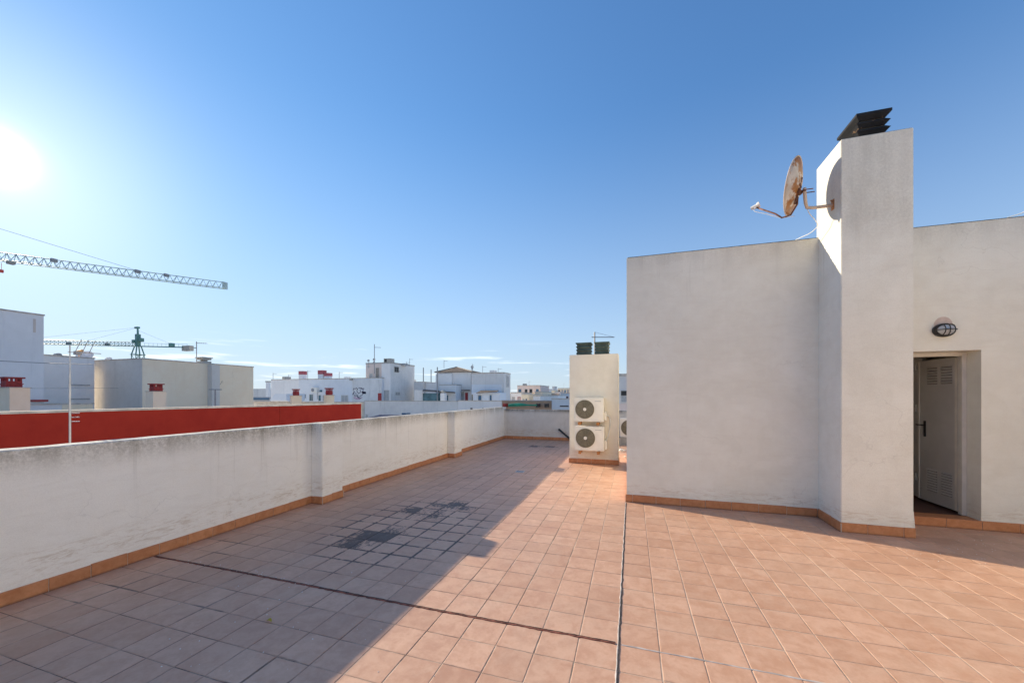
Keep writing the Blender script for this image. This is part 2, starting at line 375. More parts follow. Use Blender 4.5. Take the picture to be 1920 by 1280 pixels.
WH = plaster('white_house_paint', (0.80, 0.78, 0.76), (0.87, 0.85, 0.83), dirt=(0.28, 0.27, 0.26), streak=0.35, grain=0, fscale=0.5)
WD = plaster('dirty_white_paint', (0.70, 0.69, 0.67), (0.82, 0.80, 0.77), dirt=(0.18, 0.17, 0.16), streak=0.7, grain=0, fscale=0.6, peel=(1.6, 0.62, (0.30, 0.28, 0.25)))
GREYW = plaster('grey_white_paint', (0.68, 0.655, 0.63), (0.77, 0.75, 0.72), dirt=(0.22, 0.2, 0.18), streak=0.4, grain=0, fscale=0.5)
BEIGE = plaster('cream_house_paint', (0.88, 0.72, 0.53), (0.92, 0.79, 0.61), dirt=(0.25, 0.2, 0.15), streak=0.25, grain=0, fscale=0.6, peel=(1.9, 0.63, (0.28, 0.22, 0.17)))
GREYB = plaster('grey_cream_tone', (0.62, 0.58, 0.53), (0.70, 0.66, 0.61), dirt=(0.2, 0.18, 0.16), streak=0.35, grain=0, fscale=0.6, peel=(1.6, 0.66, (0.25, 0.2, 0.16)))
CREAM = plaster('chimney_cream_paint', (0.84, 0.69, 0.48), (0.90, 0.76, 0.56), dirt=(0.25, 0.2, 0.15), streak=0.3, grain=0)
PINK = plaster('pinkish_paint', (0.72, 0.58, 0.51), (0.80, 0.67, 0.60), dirt=(0.25, 0.2, 0.18), streak=0.4, grain=0, fscale=0.4)
TERRA = plaster('terracotta_paint', (0.42, 0.27, 0.18), (0.50, 0.34, 0.24), dirt=(0.2, 0.14, 0.1), streak=0.4, grain=0, fscale=0.5)
BLUEW = plaster('bluish_white_paint', (0.72, 0.74, 0.77), (0.80, 0.82, 0.84), dirt=(0.28, 0.28, 0.3), streak=0.4, grain=0, fscale=0.5)
GRAVEL = plaster('gravelled_roof', (0.55, 0.49, 0.40), (0.76, 0.70, 0.60), dirt=(0.08, 0.07, 0.05), streak=0.2, grain=0, fscale=3)
GROUND = plaster('street_ground', (0.22, 0.20, 0.18), (0.32, 0.30, 0.27), grain=0, streak=0, fscale=0.2)

# ------------------------------------------------------------------ ground and terrace floor
tag(MB().box(-3000, 3000, -3000, 3000, -12.5, -12.0).build('ground', GROUND), kind='structure')
PX = -4.56                      # inner face of the left parapet
BY = 13.50                      # inner face of the back parapet
WY = 6.00                       # front of the stairhouse
floor = bpy.data.objects.new('terrace_floor', None); COL.objects.link(floor); tag(floor, kind='structure')
M_DECK = plaster('terrace_building_paint', (0.60, 0.56, 0.50), (0.68, 0.64, 0.58), grain=0)
box('roof_slab', M_DECK, floor, PX - 0.215, 9.3, -6.3, BY + 0.215, -12.0, -0.030)
box('grout_bed', M_GROUT, floor, PX, 9.2, -6.2, BY, -0.0295, -0.0022)
def inside_building(cx, cy):
    return (cx > -0.07 and WY - 0.02 < cy < 11.0) or (2.36 < cx < 3.03 and cy > 5.45 and cy < 6.1)
gap_x, gap_y = 0.0052, 0.0032
def tile_mesh(seed):
    rr = random.Random(seed)
    hx, hy = (TS - gap_x) / 2, (TS - gap_y) / 2
    c = 0.0035
    j = [rr.uniform(-0.0008, 0.0008) for _ in range(8)]
    b = [(-hx, -hy), (hx, -hy), (hx, hy), (-hx, hy)]
    vs = [(x + j[i], y + j[i + 4], -0.0065) for i, (x, y) in enumerate(b)]
    vs += [(x + j[i], y + j[i + 4], -c * 0.55) for i, (x, y) in enumerate(b)]
    vs += [(x - math.copysign(c, x) + j[i], y - math.copysign(c, y) + j[i + 4], 0.0) for i, (x, y) in enumerate(b)]
    fs = [(8, 9, 10, 11)]
    for i in range(4):
        k = (i + 1) % 4; fs += [(i, k, 4 + k, 4 + i), (4 + i, 4 + k, 8 + k, 8 + i)]
    me = bpy.data.meshes.new('floor_tile'); me.from_pydata(vs, [], fs); me.materials.append(M_TILE); return me
variants = [tile_mesh(i) for i in range(6)]
cells = []
for i in range(-18, 37):
    for k in range(-34, 44):
        x0 = GX0 + i * TS; y0 = GY0 + k * TS; cx, cy = x0 + TS / 2, y0 + TS / 2
        if x0 < PX - 0.2 or cy > BY or inside_building(cx, cy): continue
        d = dep(cx, cy)
        vis = 0.0
        if d > 0.8:
            u = 960 + F * (cx * CA + cy * SA) / d; v = HOR + F * EYE / d
            if -60 < u < 1980 and v < 1330:
                vis = 1.0 / d ** 3
                if cx > 0 and cy > WY - 0.3: vis = 0
        cells.append((vis, cx, cy))
cells.sort(reverse=True)
rest = MB()
for n, (vis, cx, cy) in enumerate(cells):
    rz = random.gauss(0, 0.0022); dz = random.uniform(-0.0006, 0.0006); tx, ty = random.gauss(0, 0.0012), random.gauss(0, 0.0012)
    lx = cx + random.gauss(0, 0.0006); ly = cy + random.gauss(0, 0.0006)
    if n < 298:
        o = bpy.data.objects.new('tile', variants[n % 6]); COL.objects.link(o); o.parent = floor
        o.location = (lx, ly, dz); o.rotation_euler = (tx, ty, rz)
    else:
        me = variants[n % 6]; Mx = Matrix.Translation((lx, ly, dz)) @ Matrix.Rotation(rz, 4, 'Z') @ Matrix.Rotation(tx, 4, 'X') @ Matrix.Rotation(ty, 4, 'Y')
        rest.add([Mx @ v.co for v in me.vertices], [tuple(p.vertices) for p in me.polygons])
def rough_strip(pts, wdt, h, mat, name, jit=0.002, z0=0.0005):
    """a strip of filler lying along a polyline, a few mm proud and uneven"""
    mb = MB(); n = len(pts); L = []
    for i, (x, y) in enumerate(pts):
        a = pts[max(0, i - 1)]; b = pts[min(n - 1, i + 1)]; t = Vector((b[0] - a[0], b[1] - a[1])).normalized(); nn = Vector((-t.y, t.x))
        ww = wdt * random.uniform(0.6, 1.15) / 2; q = Vector((x, y)) + nn * random.uniform(-jit, jit)
        L.append([(q.x + nn.x * ww * s, q.y + nn.y * ww * s, z) for s, z in ((-1, z0), (-0.5, h * random.uniform(.7, 1)), (0.5, h * random.uniform(.7, 1)), (1, z0))])
    vs = [p for r in L for p in r]
    fs = [(i*4 + k, i*4 + k + 1, (i+1)*4 + k + 1, (i+1)*4 + k) for i in range(n - 1) for k in range(3)]
    return mb.add(vs, fs).build(name, mat, floor)
o = rest.build('tile', M_TILE, floor); tag(o, kind='stuff')
seg = [(PX + 0.02 + i * 0.03, GY0 + 0.02 * math.sin(i * 0.05) * 0.3) for i in range(int((GX0 - PX) / 0.03))]
rough_strip([(x, y - 0.005) for x, y in seg], 0.020, 0.006, M_SEAL, 'joint_sealant', 0.003)
rough_strip([(x, y + 0.009) for x, y in seg], 0.008, 0.0035, M_SEALD, 'joint_filler', 0.002)
seg = [(GX0 + 0.02 + i * 0.04, GY0 + 0.002 * math.sin(i * 0.7)) for i in range(180)]
rough_strip(seg, 0.014, 0.0030, M_SEAL2, 'joint_sealant', 0.002)
seg = [(GX0 + 0.0015 * math.sin(i), -1.0 + i * 0.035) for i in range(int((WY - 0.03 + 1.0) / 0.035))]
rough_strip([(x - 0.0045, y) for x, y in seg], 0.010, 0.0045, M_SEAL2, 'joint_sealant', 0.0015)
rough_strip([(x + 0.0055, y) for x, y in seg], 0.009, 0.0035, M_SEALD, 'joint_filler', 0.003)

# ------------------------------------------------------------------ parapets with skirting
SK_H, SK_T = 0.112, 0.014
def skirting(parent, p0, p1, nrm, phase=0.0, h=SK_H, z0=0.0, pitch=0.255):
    """a row of skirting tiles from p0 to p1 (xy), standing proud along nrm"""
    p0 = Vector(p0); p1 = Vector(p1); L = (p1 - p0).length; t = (p1 - p0).normalized(); nrm = Vector(nrm)
    cuts = [0.0]; s = phase % pitch
    if s < 0.03: s += pitch
    while s < L - 0.03: cuts.append(s); s += pitch
    cuts.append(L)
    for a, b in zip(cuts, cuts[1:]):
        a2, b2 = a + 0.0032, b - 0.0032
        th = SK_T + random.uniform(-0.001, 0.0015); hh = h + random.uniform(-0.004, 0.004)
        mb = MB()
        q = [p0 + t * a2, p0 + t * b2, p0 + t * b2 + nrm * th, p0 + t * a2 + nrm * th]
        r = [p0 + t * a2, p0 + t * b2, p0 + t * b2 + nrm * (th - 0.004), p0 + t * a2 + nrm * (th - 0.004)]
        mb.add([(x.x, x.y, z0 + 0.0005) for x in q] + [(x.x, x.y, z0 + hh - 0.004) for x in q] + [(x.x, x.y, z0 + hh) for x in r],
               [(3,2,1,0),(0,1,5,4),(1,2,6,5),(2,3,7,6),(3,0,4,7),(4,5,9,8),(5,6,10,9),(6,7,11,10),(7,4,8,11),(8,9,10,11)])
        mb.build('skirting_tile', M_SKIRT, parent)
    m = MB(); q = [p0 + nrm * 0.001, p1 + nrm * 0.001, p1 + nrm * (SK_T - 0.005), p0 + nrm * (SK_T - 0.005)]
    m.add([(x.x, x.y, z0 + 0.0003) for x in q] + [(x.x, x.y, z0 + h - 0.009) for x in q], [(3,2,1,0),(4,5,6,7),(0,1,5,4),(1,2,6,5),(2,3,7,6),(3,0,4,7)])
    m.build('mortar_bed', M_MORTAR, parent)
def wavy_wall(x0, x1, y0, y1, z0, z1, axis, step=0.12, amp=0.004, rnd=0.012):
    """a wall with a slightly uneven rounded top, running along axis 'y' or 'x'"""
    mb = MB(); a0, a1 = (y0, y1) if axis == 'y' else (x0, x1); b0, b1 = (x0, x1) if axis == 'y' else (y0, y1)
    n = max(2, int(abs(a1 - a0) / step)); rings = []
    for i in range(n + 1):
        a = a0 + (a1 - a0) * i / n; h = z1 + amp * math.sin(a * 2.1) * 0.6 + random.uniform(-amp, amp) * 0.5
        pr = [(b0, z0), (b0, h - rnd), (b0 + rnd * 0.35, h - rnd * 0.3), (b0 + rnd, h), (b1 - rnd, h), (b1 - rnd * 0.35, h - rnd * 0.3), (b1, h - rnd), (b1, z0)]
        rings += [(b, a, z) if axis == 'y' else (a, b, z) for b, z in pr]
    fs = [(i*8 + k, i*8 + (k+1) % 8, (i+1)*8 + (k+1) % 8, (i+1)*8 + k) for i in range(n) for k in range(8)]
    fs += [tuple(range(8)), tuple(n*8 + k for k in reversed(range(8)))]
    return mb.add(rings, fs)
PT = 1.184
par = thing('parapet_wall', (PX - 0.1, 5, 0), 'long off-white rendered parapet on the left with two shallow pilasters and black-stained top', 'wall')
wavy_wall(PX - 0.20, PX, -6.2, BY + 0.2, -0.02, PT, 'y').build('wall', M_PARAPET, par)
PD = 0.20
pil = [(4.50, 4.92), (8.90, 9.33)]
for a, b in pil:
    MB().box(PX - 0.003, PX + PD, a, b, -0.02, PT + 0.004).build('pilaster', M_PARAPET, par, bevel=0.008)
def sk_y(parent, x, a, b, ph=0.0): skirting(parent, (x, a), (x, b), (1, 0), ph)
yy = 2.585; ph = (yy + 6.2) % 0.255
sk_y(par, PX, -1.2, pil[0][0] - SK_T, (yy + 1.2) % 0.255)
for i, (a, b) in enumerate(pil):
    skirting(par, (PX + PD + SK_T, a), (PX, a), (0, -1), 0.16)
    sk_y(par, PX + PD, a, b, 0.19)
    skirting(par, (PX, b), (PX + PD + SK_T, b), (0, 1), 0.1)
    nx = pil[i + 1][0] - SK_T if i == 0 else BY - SK_T
    sk_y(par, PX, b + SK_T, nx, 0.1)
bpar = thing('parapet_wall', (1, BY + 0.1, 0), 'off-white parapet closing the far end of the terrace behind the air conditioner column', 'wall')
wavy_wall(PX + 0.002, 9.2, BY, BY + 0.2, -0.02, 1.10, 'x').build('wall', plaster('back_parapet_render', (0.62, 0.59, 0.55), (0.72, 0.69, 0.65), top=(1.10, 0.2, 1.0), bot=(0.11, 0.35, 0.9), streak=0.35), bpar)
skirting(bpar, (PX + SK_T, BY), (3.0, BY), (0, -1), 0.1)

# ------------------------------------------------------------------ stairhouse on the right
WT = 3.685
sh = thing('stairhouse', (3, 8, 0), 'tall cream rendered rooftop stairhouse with an open grey door on the right', 'building')
DX0, DX1, DZ = 3.14, 3.983, 2.15
wm = MB().box(-0.07, DX0, WY, 11.0, -0.02, WT)
wm.box(DX0, DX1, WY, 11.0, DZ, WT)
wm.box(DX1, 9.2, WY, 6.21, -0.02, WT).box(4.20, 9.2, 6.21, 11.0, -0.02, WT)
wm.box(DX1, 4.20, 6.21, 11.0, DZ, WT)
wm.box(DX0, 4.20, 8.2, 11.0, -0.02, DZ)
wm.build('wall', M_WALL, sh)
box('roof', M_DARKEDGE, sh, -0.055, 9.19, WY + 0.012, 10.99, WT, WT + 0.012)
ro = MB()
for i in range(60):
    x = -0.05 + i * 0.15; ro.box(x, x + random.uniform(0.05, 0.15), WY - 0.004, WY + 0.03, WT + 0.001, WT + random.uniform(0.004, 0.008))
tag(ro.build('felt_edge', M_DARKEDGE, sh), kind='stuff')
# chimney stack in front of the wall
CX0, CX1, CY0, CY1, CZ = 2.357, 3.03, 5.43, 6.05, 4.62
chs = MB().box(CX0, CX1, CY0, CY1, -0.02, CZ).build('chimney', M_WALL, sh, bevel=0.006)
box('chimney_top', M_CONC, chs, CX0 + 0.01, CX1 - 0.01, CY0 + 0.01, CY1 - 0.01, CZ, CZ + 0.006)
def louvre(parent, x0, x1, y0, y1, z, n, p, dep_, mat, core, top=0.02):
    """vent cap: tiers of slats whose edges meet in a V, closed by a flat cover"""
    d = dep_
    for i in range(n):
        a = z + i * p
        MB().frus((x0 + d, x1 - d, y0 + d, y1 - d, a + p * 0.02), (x0, x1, y0, y1, a + p * 0.47)).frus((x0, x1, y0, y1, a + p * 0.4701), (x0 + d, x1 - d, y0 + d, y1 - d, a + p * 0.90)).build('vent_slat', mat, parent)
        box('vent_core', core, parent, x0 + d * 1.3, x1 - d * 1.3, y0 + d * 1.3, y1 - d * 1.3, a + p * 0.901, a + p * 1.019)
    a = z + n * p
    MB().frus((x0 + d, x1 - d, y0 + d, y1 - d, a + p * 0.02), (x0 - 0.008, x1 + 0.008, y0 - 0.008, y1 + 0.008, a + p * 0.5)).box(x0 - 0.008, x1 + 0.008, y0 - 0.008, y1 + 0.008, a + p * 0.5001, a + p * 0.5 + top).build('vent_cover', mat, parent)
louvre(chs, 2.57, 2.895, 5.56, 6.00, CZ + 0.006, 3, 0.088, 0.036, M_CAP, M_ACD, 0.03)
skirting(sh, (-0.07 - SK_T, WY), (CX0 - SK_T, WY), (0, -1), 0.1, pitch=0.33)
skirting(sh, (-0.07, WY), (-0.07, 11.0), (-1, 0), 0.1, pitch=0.33)
skirting(sh, (CX0, WY - SK_T), (CX0, CY0 - SK_T), (-1, 0), 0.33, pitch=0.33)
skirting(sh, (CX0, CY0), (CX1 + SK_T, CY0), (0, -1), 0.25, pitch=0.33)
skirting(sh, (CX1, CY0), (CX1, WY), (1, 0), 0.3, pitch=0.33)
skirting(sh, (CX1 + SK_T, WY), (5.68, WY), (0, -1), 0.28, pitch=0.33)
# flare of render at the foot of the chimney
MB().frus((CX1 - 0.002, CX1 + 0.014, CY0 + 0.002, CY0 + 0.2, SK_H + 0.004), (CX1 - 0.003, CX1 + 0.001, CY0 + 0.002, CY0 + 0.2, 0.30)).build('render_flare', M_WALL, sh)
# unseen walls added to bounce warm light: stairhouse wing on the right, block behind the camera
wg = MB().box(5.7, 9.2, -6.2, WY - 0.001, -0.02, WT).box(-0.6, 5.699, -6.2, -4.0, -0.02, WT)
wg.build('bounce_wall', M_WALL, sh)
# threshold
box('threshold', M_SKIRT, sh, DX0 + 0.001, DX1 - 0.001, WY - 0.001, 6.21, -0.01, SK_H - 0.004, bevel=0.004)
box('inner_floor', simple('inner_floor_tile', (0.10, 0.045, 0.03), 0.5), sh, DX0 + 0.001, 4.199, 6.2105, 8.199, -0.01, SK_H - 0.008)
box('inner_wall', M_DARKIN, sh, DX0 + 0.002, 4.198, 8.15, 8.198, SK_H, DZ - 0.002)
# door
door = bpy.data.objects.new('door', None); COL.objects.link(door); door.parent = sh; door.location = (3.96 - 3, 6.27 - 8, 0.0)
fr = MB().box(DX1 - 0.05, DX1 - 0.001, 6.20, 6.262, SK_H, DZ - 0.002).box(DX0 + 0.001, DX0 + 0.05, 6.20, 6.262, SK_H, DZ - 0.002).box(DX0 + 0.051, DX1 - 0.051, 6.20, 6.262, DZ - 0.05, DZ - 0.002)
fr.build('door_frame', M_FRAME, door, bevel=0.003)
LX = 3.945
box('door_leaf', M_DOOR, door, LX, LX + 0.038, 6.272, 6.97, 0.135, 2.095, bevel=0.003)
box('leaf_edge', M_FRAME, door, LX - 0.010, LX - 0.0005, 6.272, 6.315, 0.14, 2.09)
box('leaf_edge', M_FRAME, door, LX - 0.010, LX - 0.0005, 6.945, 6.968, 0.14, 2.09)
for (a, b, z0, z1, n) in ((6.62, 6.80, 1.76, 2.01, 7), (6.37, 6.55, 1.76, 2.01, 7), (6.62, 6.80, 0.29, 0.60, 9), (6.37, 6.55, 0.29, 0.60, 9)):
    hh = (z1 - z0) / n
    for i in range(n):
        z = z0 + i * hh
        MB().add([(LX - 0.0005, a, z + hh*0.2), (LX - 0.0005, b, z + hh*0.2), (LX - 0.013, b, z + hh*0.25), (LX - 0.013, a, z + hh*0.25), (LX - 0.0005, a, z + hh*0.8), (LX - 0.0005, b, z + hh*0.8)],
                 [(0,1,2,3), (3,2,5,4), (0,3,4), (1,5,2)]).build('louvre_slat', M_DOOR, door)
        MB().box(LX - 0.0015, LX - 0.0004, a, b, z + hh*0.01, z + hh*0.19).build('louvre_slot', M_BLACK, door)
MB().box(LX - 0.009, LX - 0.0004, 6.825, 6.862, 1.03, 1.25).cyl((LX - 0.009, 6.845, 1.19), (LX - 0.055, 6.845, 1.19), 0.010).cyl((LX - 0.05, 6.835, 1.19), (LX - 0.05, 6.93, 1.19), 0.0095).build('handle', M_BLACK, door, bevel=0.0015)
box('side_panel', M_DOOR, door, 3.990, 4.03, 6.98, 7.60, 0.13, 2.145)
for z in (0.42, 1.42, 2.03):
    MB().cyl((3.982, 7.09, z - 0.05), (3.982, 7.09, z + 0.05), 0.010).cyl((3.982, 7.09, z - 0.014), (3.982, 7.09, z + 0.014), 0.015).build('hinge', M_CABLE, door)
# bulkhead lamp
LC = Vector((3.63, WY, 2.40))
lamp = thing('wall_lamp', LC, 'oval black caged bulkhead lamp above the open door', 'lamp')
def oval(mb, rx, rz, y0, y1, n=24, rx1=None, rz1=None):
    rx1 = rx if rx1 is None else rx1; rz1 = rz if rz1 is None else rz1
    vs = [(LC.x + rx * math.cos(2*math.pi*i/n), y0, LC.z + rz * math.sin(2*math.pi*i/n)) for i in range(n)] + [(LC.x + rx1 * math.cos(2*math.pi*i/n), y1, LC.z + rz1 * math.sin(2*math.pi*i/n)) for i in range(n)]
    return mb.add(vs, [(i, (i+1) % n, n + (i+1) % n, n + i) for i in range(n)] + [tuple(range(n)), tuple(reversed(range(n, 2*n)))])
oval(oval(MB(), 0.108, 0.083, WY, WY - 0.03), 0.108, 0.083, WY - 0.03, WY - 0.05, 24, 0.094, 0.070).build('lamp_base', M_BLACK, lamp, smooth=False)
gl = MB()
for i in range(4):
    a, b = i / 4 * math.pi / 2, (i + 1) / 4 * math.pi / 2
    oval(gl, 0.086 * math.cos(a), 0.062 * math.cos(a), WY - 0.05 - 0.055 * math.sin(a), WY - 0.05 - 0.055 * math.sin(b), 24, max(0.002, 0.086 * math.cos(b)), max(0.002, 0.062 * math.cos(b)))
gl.build('glass', M_LIGHTGLASS, lamp, smooth=True)
def arc(ax, off, rx, rz, dy, n=9):
    pts = []
    for i in range(n + 1):
        a = math.pi * i / n
        s = math.cos(a); h = math.sin(a)
        k = math.sqrt(max(0, 1 - off * off))
        if ax == 'x': pts.append((LC.x + rx * s * k, WY - 0.045 - dy * h, LC.z + rz * off))
        else: pts.append((LC.x + rx * off, WY - 0.045 - dy * h, LC.z + rz * s * k))
    return pts
for ax, off in (('x', 0.0), ('z', 0.0), ('z', 0.45), ('z', -0.45)):
    MB().tube(arc(ax, off, 0.098, 0.074, 0.072), 0.005, 6).build('cage_bar', M_BLACK, lamp)
hm = MB(); n = 20; vs = [(LC.x + 0.0 + 0.088 * math.cos(2*math.pi*i/n), y, LC.z + 0.068 + 0.098 * math.sin(2*math.pi*i/n)) for y in (WY - 0.0005, WY - 0.0025) for i in range(n)]
hm.add(vs, [tuple(range(n)), tuple(reversed(range(n, 2*n)))] + [(i, (i+1) % n, n + (i+1) % n, n + i) for i in range(n)]).build('old_mount_mark', M_HALO, sh)

# ------------------------------------------------------------------ satellite dish
dish = thing('satellite_dish', (CX0, 5.616, 3.934), 'rusty white satellite dish on a bent tube fixed to the chimney side', 'satellite dish')
nrm = Vector((-0.852, 0.472, 0.225)).normalized(); upv = (Vector((0, 0, 1)) - nrm * nrm.z).normalized(); sdv = upv.cross(nrm)
DC = Vector((1.93, 5.60, 4.225)); DR, DRW = 0.33, 0.315
dm = MB(); rings = 9; n = 40; vs = []
for i in range(rings):
    t = i / (rings - 1)
    for k in range(n):
        a = 2 * math.pi * k / n
        vs.append(DC + sdv * DRW * t * math.cos(a) + upv * DR * t * math.sin(a) + nrm * (0.075 * (t * t - 1)))
for i in range(rings):
    t = i / (rings - 1)
    for k in range(n):
        a = 2 * math.pi * k / n; q = 1.0 if i < rings - 1 else 1.018
        vs.append(DC + sdv * DRW * t * q * math.cos(a) + upv * DR * t * q * math.sin(a) + nrm * (0.075 * (t * t - 1) - 0.005))
fs = []
for i in range(rings - 1):
    for k in range(n):
        k2 = (k + 1) % n
        fs.append((i*n + k, i*n + k2, (i+1)*n + k2, (i+1)*n + k))
        fs.append((rings*n + i*n + k, rings*n + (i+1)*n + k, rings*n + (i+1)*n + k2, rings*n + i*n + k2))
for k in range(n):
    k2 = (k + 1) % n; e = (rings - 1) * n; fs.append((e + k, e + k2, rings*n + e + k2, rings*n + e + k))
dm.add(vs, fs).build('reflector', M_DISH, dish, smooth=True)
rim = MB(); rim.tube([DC + sdv * DRW * 1.015 * math.cos(a) + upv * DR * 1.015 * math.sin(a) + nrm * (-0.006) for a in [2*math.pi*k/40 for k in range(41)]], 0.007, 6).build('rim', M_PIPE, dish)
BR = DC - upv * 0.075 - nrm * 0.085
bk = MB().cyl(BR - sdv * 0.045, BR + sdv * 0.045, 0.028).cyl(BR + nrm * 0.03, BR - nrm * 0.07, 0.020)
bk.cyl(BR + upv * 0.17 + nrm * 0.015, BR - upv * 0.14 + nrm * 0.01, 0.014)
for s in (-1, 1):
    bk.cyl(BR + sdv * 0.05 * s - nrm * 0.05, BR + sdv * 0.05 * s - nrm * 0.15, 0.006); bk.cyl(BR + sdv * 0.03 * s + upv * 0.06, BR + sdv * 0.08 * s + upv * 0.15 + nrm * 0.03, 0.008)
bk.build('bracket', M_RUSTARM, dish)
Wp = Vector((CX0, 5.616, 3.934)); Hp = BR - nrm * 0.055
pts = [Wp, Wp + Vector((-0.12, 0, 0))]
k0 = Wp + Vector((-0.27, 0, 0)); pts += [Wp + Vector((-0.20, 0, 0)), k0 + Vector((0, 0, 0.012)), Vector((Hp.x + 0.025, (Hp.y + Wp.y) / 2, Wp.z + 0.055)), Vector((Hp.x + 0.005, Hp.y, Wp.z + 0.12)), Hp, Hp + Vector((0, 0, 0.04))]
MB().tube(pts, 0.019, 10).build('mounting_tube', M_PIPE, dish, smooth=True)
MB().box(CX0 - 0.008, CX0 - 0.0005, 5.585, 5.645, 3.88, 4.0).cyl((CX0 - 0.02, 5.60, 3.885), (CX0, 5.60, 3.885), 0.009).cyl((CX0 - 0.02, 5.63, 4.0), (CX0, 5.63, 4.0), 0.009).build('wall_plate', M_RUST, dish)
LN = Vector((1.575, 5.80, 4.125)); bt = DC - upv * DR * 0.98 - nrm * 0.01
MB().tube([BR - upv * 0.06, DC - upv * 0.22 - nrm * 0.10, bt - upv * 0.02 - nrm * 0.05, bt - upv * 0.045 + nrm * 0.04, bt.lerp(LN, 0.35) + Vector((0, 0, -0.035)), bt.lerp(LN, 0.97) + Vector((0, 0, -0.01))], 0.010, 8).build('feed_arm', M_RUSTARM, dish, smooth=True)
dl = (DC - LN).normalized()
MB().cyl(LN - dl * 0.05, LN + dl * 0.02, 0.022, n=12).cyl(LN + dl * 0.02, LN + dl * 0.05, 0.03, 0.036, n=12).cyl(LN + Vector((0, 0, -0.03)), LN + Vector((0, 0, 0.0)), 0.018, n=8).build('receiver_head', M_CABLE, dish)
pts = [LN - dl * 0.04, LN + Vector((0.0, 0, -0.07)), bt.lerp(LN, 0.6) + Vector((0, 0, -0.065)), bt.lerp(LN, 0.15) + Vector((0, 0, -0.07)), bt + Vector((0.08, -0.02, -0.05))]
MB().tube(pts, 0.0035, 5).build('feed_cable', M_CABLE, dish)
cable = MB(); q = [Vector((2.09, 5.61, 3.92)), Vector((2.12, 5.62, 3.86)), Vector((2.20, 5.68, 3.80)), Vector((2.235, 5.72, 3.74)), Vector((2.21, 5.85, 3.71)), Vector((2.13, 6.0, 3.705)), Vector((2.08, 6.15, 3.702)), Vector((1.95, 6.6, 3.702))]
def smooth_pts(q, k=5):
    out = []
    for i in range(len(q) - 1):
        p0, p1, p2, p3 = q[max(0, i-1)], q[i], q[i+1], q[min(len(q)-1, i+2)]
        for j in range(k):
            t = j / k; out.append(0.5 * ((2*p1) + (p2-p0)*t + (2*p0-5*p1+4*p2-p3)*t*t + (3*p1-p0-3*p2+p3)*t**3))
    return out + [q[-1]]
cable.tube(smooth_pts(q), 0.0045, 6).build('hanging_cable', M_CABLE, dish)
MB().tube(smooth_pts([Vector((4.20, 6.15, 3.70)), Vector((4.30, 6.12, 3.735)), Vector((4.40, 6.05, 3.76)), Vector((4.44, 6.05, 3.85)), Vector((4.55, 6.15, 3.90)), Vector((4.8, 6.3, 3.72))]), 0.0045, 6).build('loose_cable', M_CABLE, origin=(4.3, 6.1, 3.7))
tag(bpy.data.objects['loose_cable'], 'thin white cable looping up from the stairhouse roof at the far right', 'cable')

# ------------------------------------------------------------------ column with the air conditioners
SX0, SX1, SY0, SY1, SZ = -1.42, -0.29, 9.10, 9.58, 2.58
sft = thing('ventilation_shaft', ((SX0 + SX1) / 2, 9.3, 0), 'cream free-standing vent column carrying two air conditioners and dark louvred caps', 'vent shaft')
MB().box(SX0, SX1, SY0, SY1, -0.02, SZ).build('shaft', M_SHAFT, sft, bevel=0.008)
skirting(sft, (SX0 - SK_T, SY0), (SX1 + SK_T, SY0), (0, -1), 0.2, pitch=0.33)
skirting(sft, (SX1, SY0), (SX1, SY1), (1, 0), 0.2, pitch=0.33)
skirting(sft, (SX0, SY0), (SX0, SY1), (-1, 0), 0.2, pitch=0.33)
for a, b in ((onY(1080, 9.15), onY(1108, 9.15)), (onY(1114.5, 9.15), onY(1142, 9.15))):
    louvre(sft, a, b, SY0 + 0.05, SY1 - 0.05, SZ + 0.001, 3, 0.078, 0.022, M_CAPGREEN, M_ACD)
